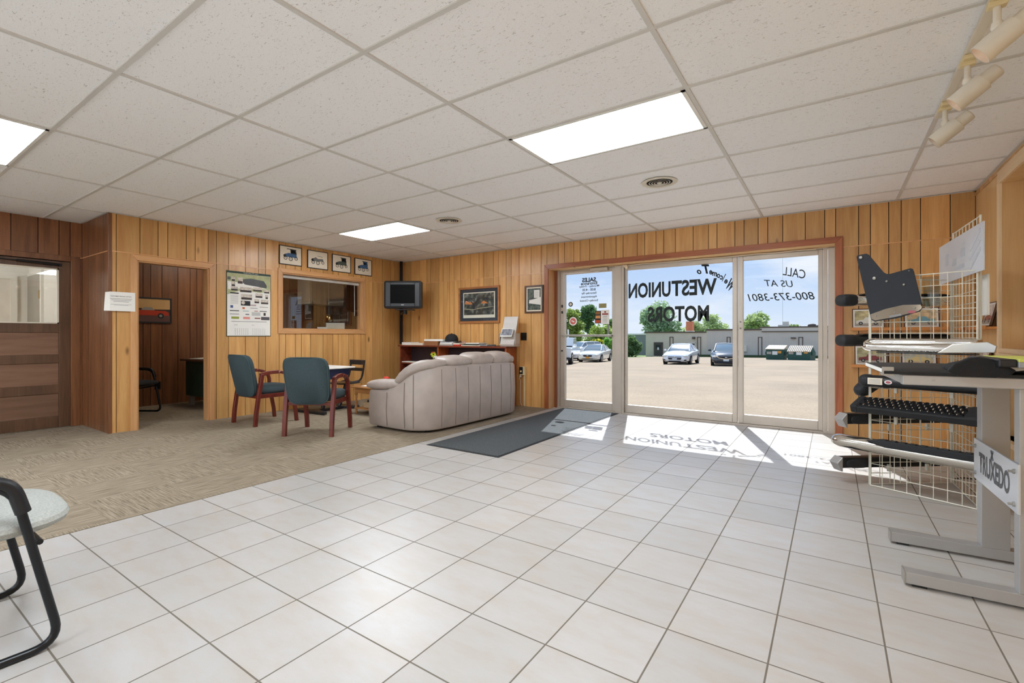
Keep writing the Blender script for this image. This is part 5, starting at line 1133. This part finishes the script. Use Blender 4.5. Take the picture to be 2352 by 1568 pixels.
t = thing('boxed_kit', 'yellow and grey instruction box on the black fabric bundle', 'box', (.885, 2.82, .976), .059)
MB(mt('box_grey', (150, 150, 150), .5, var=.15, vscale=40)).box((-.30, -.20, .0), (.4, .20, .022)).build('tray', t, bevel=.002); MB(mt('box_lime', (196, 200, 96), .5)).box((-.30, -.202, .022), (.4, .20, .034)).build('lid', t, bevel=.002)
mb = MB(ink); mb.box((-.12, -.2035, .026), (-.02, -.202, .030)); mb.build('printing', t); MB(black).box((-.355, -.19, .0), (-.30, .19, .032)).build('end_block', t, bevel=.006)
# ============================================================ outside: sloping lot, building, trees, cars
wv = Vector((-math.sin(YAW), math.cos(YAW), 0)); rv = Vector((math.cos(YAW), math.sin(YAW), 0))
def gz(x, y): return -.027 * (x * wv.x + y * wv.y)
SLR = Vector((0, 0, 1)).rotation_difference(Vector((.027 * wv.x, .027 * wv.y, 1)).normalized())
def slab(name, pts, dz, mat):
    mb = MB(mat); mb.loft([[(x, y, gz(x, y) + dz - .3) for x, y in pts], [(x, y, gz(x, y) + dz) for x, y in pts]]); return struct(mb.build(name))
def lot_mat():
    m, t, b = nodes('pale_worn_asphalt'); nn = t.nodes.new; lk = t.links.new; b.inputs['Roughness'].default_value = .95
    co = nn('ShaderNodeTexCoord'); n1 = nn('ShaderNodeTexNoise'); n1.inputs['Scale'].default_value = .35; n1.inputs['Detail'].default_value = 5; n1.inputs['Roughness'].default_value = .7; lk(co.outputs['Object'], n1.inputs['Vector'])
    n2 = nn('ShaderNodeTexNoise'); n2.inputs['Scale'].default_value = 22; n2.inputs['Detail'].default_value = 3; lk(co.outputs['Object'], n2.inputs['Vector'])
    mi = nn('ShaderNodeMix'); mi.inputs['Factor'].default_value = .5; lk(n1.outputs['Fac'], mi.inputs['A']); lk(n2.outputs['Fac'], mi.inputs['B'])
    rp = nn('ShaderNodeValToRGB'); e = rp.color_ramp.elements; e[0].position = .32; e[0].color = lin((122, 106, 86)); e[1].position = .62; e[1].color = lin((158, 138, 113)); lk(mi.outputs['Result'], rp.inputs['Fac']); lk(rp.outputs['Color'], b.inputs['Base Color']); return m
slab('ground', [(-90, 6.50), (60, 6.50), (60, 160), (-90, 160)], -.02, mt('lawn', (104, 124, 58), .95, var=.25, vscale=3))
slab('parking_lot', [(-60, 6.49), (30, 6.49), (30, 60.3), (-19.5, 66.3), (-20.5, 56), (-60, 50)], .0, lot_mat())
# --- long low building; front from (-22.2,67.1) to the right, nearer to us
P0 = Vector((-22.2, 67.1, 0)); PD = Vector((21.0, -2.6, 0)).normalized(); PN = Vector((-PD.y, PD.x, 0)); ba = math.atan2(PD.y, PD.x)
bt = thing('building', 'long low grey-beige commercial building across the lot', 'building', (P0.x, P0.y, 0), ba)
stucco = mt('grey_beige_siding', (214, 204, 184), .85, var=.05, vscale=1); stucc2 = mt('pale_grey_siding', (206, 200, 188), .85, var=.04, vscale=1); brn = mt('brown_flashing', (92, 80, 70), .7); dk_ = mt('dark_door', (74, 70, 66), .5, var=.15)
mb = MB(stucco); mb.box((0, 0, -3.6), (8.6, 14, 1.55)); mb.build('wall', bt)
mb = MB(stucc2); mb.box((8.6, -.02, -3.6), (34, 14, 1.82)); 
for k in range(84): mb.box((8.7 + k * .30, -.032, -3.0), (8.76 + k * .30, -.02, 1.70))
mb.build('wall', bt)
mb = MB(brn); mb.box((-.1, -.12, 1.50), (8.5, 0, 1.66)); mb.box((8.5, -.14, 1.78), (15.2, 14, 1.96)); mb.box((15.2, -.14, 1.55), (34, -.02, 1.66)); mb.box((14.9, -.14, 2.06), (34, 14, 2.2)); mb.build('roof_edge', bt)
MB(stucc2).box((15.0, -.10, 1.66), (34, 14, 2.08)).build('fascia', bt)
def bwin(u, w_, z0, z1):
    q = MB(brn); 
    for a, b in (((u - w_, z0), (u - w_ + .08, z1)), ((u + w_ - .08, z0), (u + w_, z1)), ((u - w_, z1 - .08), (u + w_, z1))): q.box((a[0], -.08, a[1]), (b[0], -.02, b[1]))
    f_ = q.build('pilaster_frame', bt)
def U(px, py=800):     # distance along the facade seen at a pixel
    r = rv * ((px - 1176) / 1084.1) + wv; n2 = PN; k = P0.dot(n2) / r.dot(n2); return (r * k - P0).dot(PD)
for a, b in ((1538.4, 1546.8), (1601.7, 1610.3), (1669.5, 1678.3), (1741.2, 1750.8), (1834, 1844.7)): bwin((U(a) + U(b)) / 2, (U(b) - U(a)) / 2, -2.6, .95)
for k, (a, b, ztop) in enumerate(((1504, 1521, .05), (1579, 1596, .05))):
    u0, u1 = U(a), U(b); z0 = gz(*(P0 + PD * u0)[:2]) + .1
    q = MB(dk_); q.box((u0, -.10, z0), (u1, -.02, ztop)); dd = q.build('door', bt); q = MB(mt('door_glass_dark', (58, 60, 62), .2)); q.box((u0 + .2, -.12, z0 + 1.0), (u1 - .2, -.10, ztop - .25)); q.m(paper).box(((u0 + u1) / 2 - .12, -.125, ztop - .95), ((u0 + u1) / 2 + .12, -.12, ztop - .6)); q.build('door_window', dd)
    MB(offw if k else brn).box((u0 - .12, -.09, z0), (u0, -.02, ztop + .12)).box((u1, -.09, z0), (u1 + .12, -.02, ztop + .12)).box((u0 - .12, -.09, ztop), (u1 + .12, -.02, ztop + .12)).build('door_trim', bt)
MB(offw).box((U(1714) - .3, -.25, -.9), (U(1714) + .1, -.02, -.1)).build('meter_box', bt, bevel=.02)
MB(brn).box((U(1594.5) - .15, -.4, .65), (U(1594.5) + .15, -.02, .95)).build('wall_lamp', bt); MB(brn).box((U(1824) - .3, -.3, .75), (U(1824) + .2, -.02, .9)).build('wall_lamp', bt)
# chimney and roof vents
cp = P0 + PD * U(1566) + PN * 3
t = thing('chimney', 'reddish brick chimney on the roof of the low building', 'chimney', (cp.x, cp.y, 1.56), ba); brk = mt('brick_red', (190, 116, 84), .9, var=.15, vscale=5); MB(brk).box((-.42, -.4, 0), (.42, .4, 1.55)).build('stack', t); MB(offw).box((-.5, -.48, -.02), (.5, .48, .22)).build('base', t); MB(brn).cyl((0, 0, 1.55), (0, 0, 1.9), .12).build('flue', t)
cp = P0 + PD * U(1858) + PN * 2; t = thing('roof_vent', 'rounded dark roof vent near the right end of the low building', 'vent', (cp.x, cp.y, 2.2), ba); MB(brn).pil((0, 0, .1), (.9, .6, .5), 1).pil((.5, 0, .02), (.6, .5, .3), 1).build('hood', t, smooth=True)
cp = P0 + PD * U(1792) + PN * 3; t = thing('roof_unit', 'small pale block on the roof behind the parapet', 'roof unit', (cp.x, cp.y, 2.1), ba); MB(offw).box((-.3, -.3, 0), (.3, .3, .75)).box((-.8, -.3, 0), (-.3, .3, .35)).build('body', t)
# farther grey shed left of the building
q = at_px(1455, 790, Y=78.0); t = thing('shed', 'grey metal shed behind the left end of the low building', 'shed', (q.x, 78.0, -2.2)); MB(mt('grey_shed', (132, 138, 138), .7)).box((-2.5, 0, -.5), (6, 6, 3.45)).build('wall', t); MB(white).box((-2.6, -.15, 3.45), (6, 6.1, 3.65)).build('roof', t)
# grass strip along the building
def strip(name, u0, u1, w_, dz, mat):
    a = P0 + PD * u0; b = P0 + PD * u1; pts = [(a.x, a.y), ((a - PN * w_).x, (a - PN * w_).y), ((b - PN * w_).x, (b - PN * w_).y), (b.x, b.y)]; mb = MB(mat)
    mb.loft([[(x, y, gz(x, y) - .1) for x, y in pts], [(x, y, gz(x, y) + dz) for x, y in pts]]); return mb.build(name)
o = strip('grass', U(1606), 34, 1.1, .28, leafmat('strip_grass', (84, 110, 62), (56, 84, 48), 9)); tag(o, 'narrow strip of grass along the foot of the low building', 'grass'); o['kind'] = 'stuff'

# --- dumpsters
def dumpster(label, px, py, w_, slope, rz):
    d = 1.1 / ((py - 770.7) / 1084.1 - .027); p = (rv * ((px - 1176) / 1084.1) + wv) * d; z = gz(p.x, p.y)
    t = thing('dumpster', label, 'dumpster', (p.x, p.y, z), rz, 'dumpsters by the low building'); g = mt('dumpster_green', (40, 82, 72), .6, var=.15)
    if slope: MB(g).prism([(-.8, 0), (-.8, .8), (0, 1.3), (.75, .8), (.75, 0)], -w_, w_, 'yz').build('body', t, bevel=.02)
    else: MB(g).prism([(-.7, 0), (-.8, 1.05), (.8, 1.05), (.7, 0)], -w_, w_, 'yz').build('body', t, bevel=.02)
    lid = mt('ribbed_lid', (214, 190, 160), .6); mb = MB(lid)
    if slope:
        mb.prism([(-.86, .78), (-.86, .83), (0, 1.37), (0, 1.31)], -w_ - .02, w_ + .02, 'yz'); mb.build('lid', t); mb = MB(brn)
        for k in range(12): mb.prism([(-.87, .80), (-.87, .85), (0, 1.39), (0, 1.34)], -w_ + k * w_ / 6 + .04, -w_ + k * w_ / 6 + .10, 'yz')
        mb.build('lid_rib', t)
    else:
        mb.prism([(-.86, 1.02), (-.86, 1.07), (.6, 1.40), (.8, 1.40), (.8, 1.05)], -w_ - .03, w_ + .03, 'yz'); mb.build('lid', t); mb = MB(cream)
        for k in range(10): mb.prism([(-.87, 1.04), (-.87, 1.09), (.6, 1.42), (.62, 1.38)], -w_ + k * w_ / 5 + .04, -w_ + k * w_ / 5 + .12, 'yz')
        mb.build('lid_rib', t)
    MB(alud).box((-w_ + .1, -.815, .55), (-w_ + .5, -.76, .80)).build('panel', t); MB(paper).box((-.2, -.825, .5), (.25, -.76, .85)).build('label_sheet', t); MB(orange).box((w_ - .5, -.82, .65), (w_ - .2, -.76, .88)).build('label_tag', t)
    MB(g).box((-w_ - .12, -.5, .5), (-w_, .4, .8)).box((w_, -.5, .5), (w_ + .12, .4, .8)).build('lift_pocket', t, bevel=.01)
dumpster('green dumpster with flat ribbed lid, the left of the two', 1783.5, 825.5, .78, False, ba); dumpster('green dumpster with peaked striped lid, the right of the two', 1841, 826.5, .95, True, ba - .12)

# --- cars
def car(name, label, px, py, yaw, col, L_=4.8, W_=1.84, H_=1.45, wag=False, rim=alud, dep=None, plate=None, grille=ink, style=0):
    d = dep or 1.1 / ((py - 770.7) / 1084.1 - .027); p = (rv * ((px - 1176) / 1084.1) + wv) * d
    if dep: p = (rv * ((px - 1176) / 1084.1) + wv) * dep
    t = thing(name, label, 'van' if wag else 'car', (p.x, p.y, gz(p.x, p.y)), yaw, 'cars parked on the lot'); hw_, hl = W_ / 2, L_ / 2
    paint = mt('paint_%d_%d_%d' % col, col, .18, var=.02, coat=1.0); gl_ = mt('car_glass', (96, 112, 122), .05, var=.0, coat=1.0)
    k = H_ / 1.45
    # stations along +x (front): x, halfwidth, z bottom, z shoulder, z top
    if wag: st = [(-hl, .86, .42, .95, 1.0), (-hl + .15, .95, .28, .98, 1.05), (-1.3, 1, .22, 1.0, 1.08), (.6, 1, .22, .98, 1.08), (1.25, 1, .22, .95, 1.05), (hl - .5, .97, .24, .84, .92), (hl - .12, .86, .28, .70, .76), (hl, .70, .34, .60, .64)]
    else: st = [(-hl, .74, .42, .84, .90), (-hl + .12, .88, .30, .90, 1.0), (-1.5, .98, .22, .92, 1.02), (-.6, 1, .20, .90, .98), (.7, 1, .20, .86, .95), (1.2, .99, .20, .82, .93), (hl - .45, .95, .22, .74, .82), (hl - .12, .86, .24, .62, .70), (hl, .70, .30, .52, .58)]
    rings = []
    for x, w_, zb, zs, zt in st:
        w_ *= hw_; zs *= k; zt *= k; rings.append([(x, -w_ * .82, zb), (x, -w_ * .97, zb + .08), (x, -w_, (zb + zs) / 2), (x, -w_ * .98, zs), (x, -w_ * .86, zt - .01), (x, -w_ * .45, zt + .02), (x, 0, zt + .03), (x, w_ * .45, zt + .02), (x, w_ * .86, zt - .01), (x, w_ * .98, zs), (x, w_, (zb + zs) / 2), (x, w_ * .97, zb + .08), (x, w_ * .82, zb)])
    mb = MB(paint); mb.loft(rings); mb.build('body', t, smooth=True, ang=45)
    if wag: gh = [(-hl + .08, .80, 1.04), (-hl + .35, .70, H_ - .12), (-hl + .7, .72, H_), (.0, .72, H_), (.55, .70, H_ - .07), (1.35, .80, 1.04)]
    else: gh = [(-1.75, .78, 1.0 * k), (-1.15, .66, 1.30 * k), (-.75, .62, H_ - .02), (.0, .62, H_), (.32, .63, H_ - .04), (1.12, .80, .94 * k)]
    base = [gh[0], gh[-1]]; mb = MB(gl_); zb0 = gh[0][2] - .06; rings = []
    for x, w_, z in gh: w_ *= hw_; b_ = hw_ * .86; zb_ = .96 * k if not wag else 1.0; rings.append([(x, -b_, min(zb_, z)), (x, -(b_ * .35 + w_ * .65), (zb_ + z) / 2 + .03), (x, -w_, z), (x, 0, z + .02), (x, w_, z), (x, (b_ * .35 + w_ * .65), (zb_ + z) / 2 + .03), (x, b_, min(zb_, z))])
    mb.loft(rings); mb.build('glasshouse', t, smooth=True, ang=40)
    rf = [q for q in gh if q[2] > H_ - .15]; mb = MB(paint); mb.loft([[(x, -w_ * hw_ * 1.03, z - .03), (x, -w_ * hw_ * .95, z + .012), (x, 0, z + .032), (x, w_ * hw_ * .95, z + .012), (x, w_ * hw_ * 1.03, z - .03)] for x, w_, z in rf]); mb.build('roof', t, smooth=True, ang=50)
    mb = MB(paint)
    for s in (-1, 1):
        a, b = gh[-2], gh[-1]; mb.tube([(a[0] - .02, s * a[1] * hw_, a[2]), (b[0] + .02, s * b[1] * hw_ * 1.0, b[2] + .02)], .035, 6)
        a, b = gh[0], gh[1]; mb.tube([(a[0], s * a[1] * hw_, a[2]), (b[0], s * b[1] * hw_, b[2])], .05, 6)
        for x in ((-.35,) if not wag else (.25, -1.0)): mb.tube([(x - .03, s * hw_ * .64 if not wag else s * hw_ * .74, H_ - .05), (x + .04, s * hw_ * .86, .97 * k)], .03, 6)
    mb.build('pillar', t, smooth=True)
    for x in (hl - .95, -hl + 1.0):
        for s in (-1, 1):
            w0 = MB(mt('tyre', (26, 26, 28), .85)); w0.cyl((x, s * (hw_ - .20), .32), (x, s * (hw_ + .005), .32), .325, n=24); w1 = w0.build('wheel', t, smooth=True)
            r_ = MB(rim); r_.cyl((x, s * (hw_ + .002), .32), (x, s * (hw_ + .014), .32), .215, .19, n=20); r_.m(ink)
            for q in range(7): a = 2 * PI * q / 7; r_.cyl((x + .12 * math.cos(a), s * (hw_ + .010), .32 + .12 * math.sin(a)), (x + .12 * math.cos(a), s * (hw_ + .016), .32 + .12 * math.sin(a)), .028, n=6)
            r_.build('rim', w1)
            q = MB(ink); q.sweep([(x + .37 * math.cos(a), s * (hw_ * .985), .32 + .37 * math.sin(a)) for a in [PI * i / 10 for i in range(11)]], [(-.02, -.03), (.02, -.03), (.02, .02), (-.02, .02)]); q.build('wheel_arch', t)
            q = MB(paint); q.pil((.82, s * (hw_ + .08), 1.0 * k + (.1 if wag else 0)), (.12, .20, .13), .6, 12, 8); q.build('mirror', t, smooth=True)
    f = hl + .008
    q = MB(grille); zc = .58 * k
    if style == 0: q.prism([(-.42, zc - .02), (.42, zc - .02), (.46, zc + .02), (-.46, zc + .02)], f - .12, f + .0, 'yz').prism([(-.40, zc - .19), (.40, zc - .19), (.46, zc - .06), (-.46, zc - .06)], f - .14, f + .004, 'yz').prism([(-.42, .24), (.42, .24), (.38, .31), (-.38, .31)], f - .1, f, 'yz')
    elif style == 1: q.prism([(-.30, zc - .08), (.30, zc - .08), (.40, zc), (.30, zc + .06), (-.30, zc + .06), (-.40, zc)], f - .12, f + .002, 'yz').prism([(-.45, .33), (.45, .33), (.43, .37), (-.43, .37)], f - .1, f, 'yz')
    else: q.prism([(-.50, zc - .05), (0, zc - .12), (.50, zc - .05), (.56, zc + .08), (-.56, zc + .08)], f - .13, f + .002, 'yz').prism([(-.62, .24), (.62, .24), (.52, .40), (-.52, .40)], f - .2, f, 'yz')
    gq = q.build('grille', t)
    if style == 2: MB(chrome).sweep([(f + .004, -.60, zc + .12), (f + .004, -.42, zc - .02), (f + .004, 0, zc - .10), (f + .004, .42, zc - .02), (f + .004, .60, zc + .12)], [(-.018, -.018), (.018, -.018), (.018, .018), (-.018, .018)], up=(1, 0, 0)).build('chrome_trim', t)
    MB(chrome).pil((f + .004, 0, zc + (.0 if style else -.03)), (.03, .14, .06), .9, 10, 6).build('emblem', t, smooth=True)
    if plate: MB(mt('plate_%d' % plate[0], plate, .5)).box((f, -.16, .36), (f + .015, .16, .50)).build('licence_plate', t)
    for s in (-1, 1):
        q = MB(mt('headlamp', (214, 218, 222), .08, coat=1.0)); q.pil((hl - .16, s * hw_ * .70, .64 * k), (.36, .42, .13), .6, 14, 8, Matrix.Rotation(-s * .55, 3, 'Z')); q.build('headlamp', t, smooth=True)
        if style != 1: q = MB(ink); q.pil((hl - .10, s * hw_ * .70, .36), (.20, .26, .10), .5, 10, 6); q.build('fog_lamp', t, smooth=True)
    MB(ink).box((-hl + .3, -hw_ * .75, .17), (hl - .3, hw_ * .75, .26)).build('underside', t)
    return t
az = lambda px: math.atan2(-(rv * ((px - 1176) / 1084.1) + wv).y, -(rv * ((px - 1176) / 1084.1) + wv).x)
car('sedan', 'white sedan with dark double grille in the middle of the lot', 1566, 834.6, az(1560) - .20, (244, 245, 248), plate=(206, 210, 214))
car('sedan', 'dark grey sedan with broad chrome grille beside the white one', 1666, 838.0, az(1666) + .02, (58, 64, 72), L_=4.5, W_=1.75, style=2, plate=(214, 222, 224))
car('sedan', 'champagne white older sedan with orange front plate behind the glass door', 1368, 829.8, az(1365) - .26, (228, 224, 214), L_=5.0, W_=1.87, style=1, plate=(230, 160, 70))
car('minivan', 'white minivan parked behind the older sedan', 1336, 826.5, az(1330) - .62, (236, 236, 236), L_=4.9, W_=1.9, H_=1.75, dep=44.5, wag=True, style=1)
# pickup nose at the left edge of the door glass
d_ = 33.0; p_ = (rv * ((1283 - 1176) / 1084.1) + wv) * d_
t = thing('pickup_truck', 'white pickup truck nose with black grille guard at the left edge of the door glass', 'truck', (p_.x, p_.y, gz(p_.x, p_.y)), az(1300) - .15, 'cars parked on the lot')
wp = mt('paint_truck', (228, 230, 230), .2, var=.02, coat=1.0); MB(wp).box((-4.6, -.95, .5), (-.2, .95, 1.15)).box((-.3, -.95, .45), (.55, .95, 1.12)).build('body', t, bevel=.08); MB(wp).prism([(-3.2, 1.1), (-1.0, 1.1), (-1.5, 1.85), (-3.0, 1.85)], -.85, .85).build('cab', t, bevel=.05)
MB(ink).box((.52, -.5, .55), (.62, .5, 1.05)).box((.62, -.9, .35), (.74, .9, .5)).tube([(.75, -.45, .4), (.78, -.45, 1.25), (.78, .45, 1.25), (.75, .45, .4)], .05, 8).tube([(.77, -.45, .85), (.77, .45, .85)], .04, 8).box((.3, -1.0, 1.22), (.6, 1.0, 1.3)).build('grille_guard', t); 
for s in (-1, 1):
    w1 = MB(mt('tyre', (26, 26, 28), .85)).cyl((0, s * .72, .42), (0, s * .98, .42), .42, n=22).build('wheel', t, smooth=True); MB(alud).cyl((0, s * .975, .42), (0, s * .99, .42), .24, n=18).build('rim', w1)
t = thing('marker_post', 'tall white marker post standing beside the pickup truck', 'post', ((rv * ((1305 - 1176) / 1084.1) + wv) * 34.5)[:2] + (-.93,) if False else tuple(((rv * ((1305 - 1176) / 1084.1) + wv) * 41.0)[:2]) + (-1.10,)); MB(white).cyl((0, 0, 0), (0, 0, 2.75), .07, n=12).build('pole', t, smooth=True)

# --- trees
def tree(label, px, base_d, top_px, width_px, c1, c2, crown_base=.3, dens=1.0, kind='broadleaf_tree', bare=0, group='trees beyond the lot', seed=1, leaf=.20, gap=.5, lf=1.28):
    rnd = random.Random(seed); p = (rv * ((px - 1176) / 1084.1) + wv) * base_d; g = gz(p.x, p.y); top = 1.1 + (770.7 - top_px) / 1084.1 * base_d; Hh = top - g; R_ = width_px / 2 / 1084.1 * base_d
    t = thing(kind, label, 'tree' if 'tree' in kind else 'shrub', (p.x, p.y, g), rnd.random() * 6, group)
    brk_ = mt('bark', (96, 84, 72), .9, var=.2); mb = MB(brk_); cz = Hh * (crown_base + (1 - crown_base) / 2); rz_ = Hh * (1 - crown_base) / 2
    mb.tube([(0, 0, 0), (.1, 0, Hh * .3), (0, .1, Hh * .7)], max(.08, Hh * .025), 8, scale=[1, .8, .3])
    blobs = []
    for i in range(15):
        a = rnd.uniform(0, 2 * PI); q = rnd.uniform(.15, .72); zz = rnd.uniform(-.68, .82); rr_ = math.sqrt(max(.05, 1 - zz * zz)) * q
        c = Vector((math.cos(a) * rr_ * R_, math.sin(a) * rr_ * R_, cz + zz * rz_ * .85)); blobs.append((c, rnd.uniform(.30, .48) * min(R_, rz_ * 1.2)))
        if i % 2 == 0: mb.tube([(0, 0, Hh * rnd.uniform(.2, .5)), tuple(c * .6 + Vector((0, 0, Hh * .4 * .4))), tuple(c)], Hh * .010, 5, scale=[1, .6, .2])
    mb.build('trunk', t, smooth=True)
    mb = MB(leafmat('leaf_%d_%d' % (c1[0], c1[1]), tuple(v * lf for v in c1), tuple(v * lf for v in c2), .9)); n_ = int(3400 * dens)
    for i in range(n_):
        c, r_ = blobs[rnd.randrange(len(blobs))]; v = Vector((rnd.gauss(0, 1), rnd.gauss(0, 1), rnd.gauss(0, 1))).normalized() * r_ * rnd.uniform(gap, 1.08) ; q = c + v; s = leaf * rnd.uniform(.6, 1.4) * base_d / 70
        a = Vector((rnd.gauss(0, 1), rnd.gauss(0, 1), rnd.gauss(0, .6))).normalized() * s; b = a.cross(Vector((rnd.gauss(0, 1), rnd.gauss(0, 1), rnd.gauss(0, 1)))).normalized() * s * .7
        mb.f([mb.v(q - a), mb.v(q + b * .8), mb.v(q + a), mb.v(q - b * .8)])
    mb.build('leaves', t)
G1 = (118, 136, 70); G2 = (66, 92, 52)
tree('bright yellow-green leafy tree at the left edge of the door glass', 1318, 62, 702, 66, (126, 140, 66), (70, 96, 46), .1, 1.4, seed=2, gap=.3)
tree('tall dark green tree topping the others behind the glass door', 1350, 74, 697, 52, (84, 112, 66), (46, 74, 46), .3, 1.3, seed=3, gap=.3)
tree('rounded light green tree right of centre behind the glass door', 1374, 58, 742, 78, (130, 146, 72), (80, 104, 52), .05, 1.5, seed=4, gap=.3)
tree('dark green tree beside the mullion behind the notice sticker', 1404, 70, 730, 44, (88, 120, 62), (54, 86, 46), .1, 1.1, seed=5, gap=.3)
tree('low yellow-green bush between the parked cars and the trees', 1366, 56, 774, 56, (168, 164, 60), (110, 126, 50), .0, .8, 'bush', group='bushes by the lot', seed=6, gap=.2)
tree('low green bush at the right of the glass door behind the older sedan', 1402, 52, 772, 40, (106, 150, 66), (66, 104, 46), .0, .7, 'bush', group='bushes by the lot', seed=7, gap=.2)
tree('big dark green bush left of the low building', 1452, 64, 772, 56, (92, 118, 66), (52, 80, 48), .0, 1.2, 'bush', group='bushes by the lot', seed=8, gap=.2)
tree('large grey-green airy tree behind the middle window lettering', 1512, 88, 694, 118, (128, 144, 110), (92, 116, 92), .25, 1.5, seed=9, leaf=.24, gap=.5, lf=1.35)
tree('sparse pale tree behind the chimney, right of the middle lettering', 1598, 92, 738, 60, (150, 158, 118), (110, 124, 92), .35, .45, seed=10, gap=.6, lf=1.35)
tree('thin pale tree behind the roof step of the building', 1640, 96, 722, 58, (156, 164, 120), (112, 128, 92), .3, .6, seed=11, gap=.6, lf=1.35)
tree('full olive-green tree above the roof in the right window', 1736, 84, 719, 84, (136, 148, 96), (92, 112, 72), .3, 1.2, seed=12, leaf=.24, gap=.45, lf=1.35)
tree('small tree top peeking over the roof right of the tall mast', 1818, 90, 742, 40, (130, 144, 92), (88, 108, 70), .4, .5, seed=13, gap=.5)
# utility pole, mast
p_ = (rv * ((1397 - 1176) / 1084.1) + wv) * 56
t = thing('utility_pole', 'grey wooden utility pole behind the glass door', 'pole', (p_.x, p_.y, gz(p_.x, p_.y))); MB(mt('weathered_pole', (150, 142, 128), .9)).cyl((0, 0, 0), (0, 0, 5.4), .14, .12, n=10).build('pole', t, smooth=True)
p_ = (rv * ((1797.5 - 1176) / 1084.1) + wv) * 130
t = thing('radio_mast', 'very thin grey radio mast rising above the right window roof line', 'mast', (p_.x, p_.y, gz(p_.x, p_.y))); MB(mt('mast_grey', (170, 178, 186), .7)).tube([(0, 0, 0), (0, 0, 26)], .03, 5).build('mast', t)
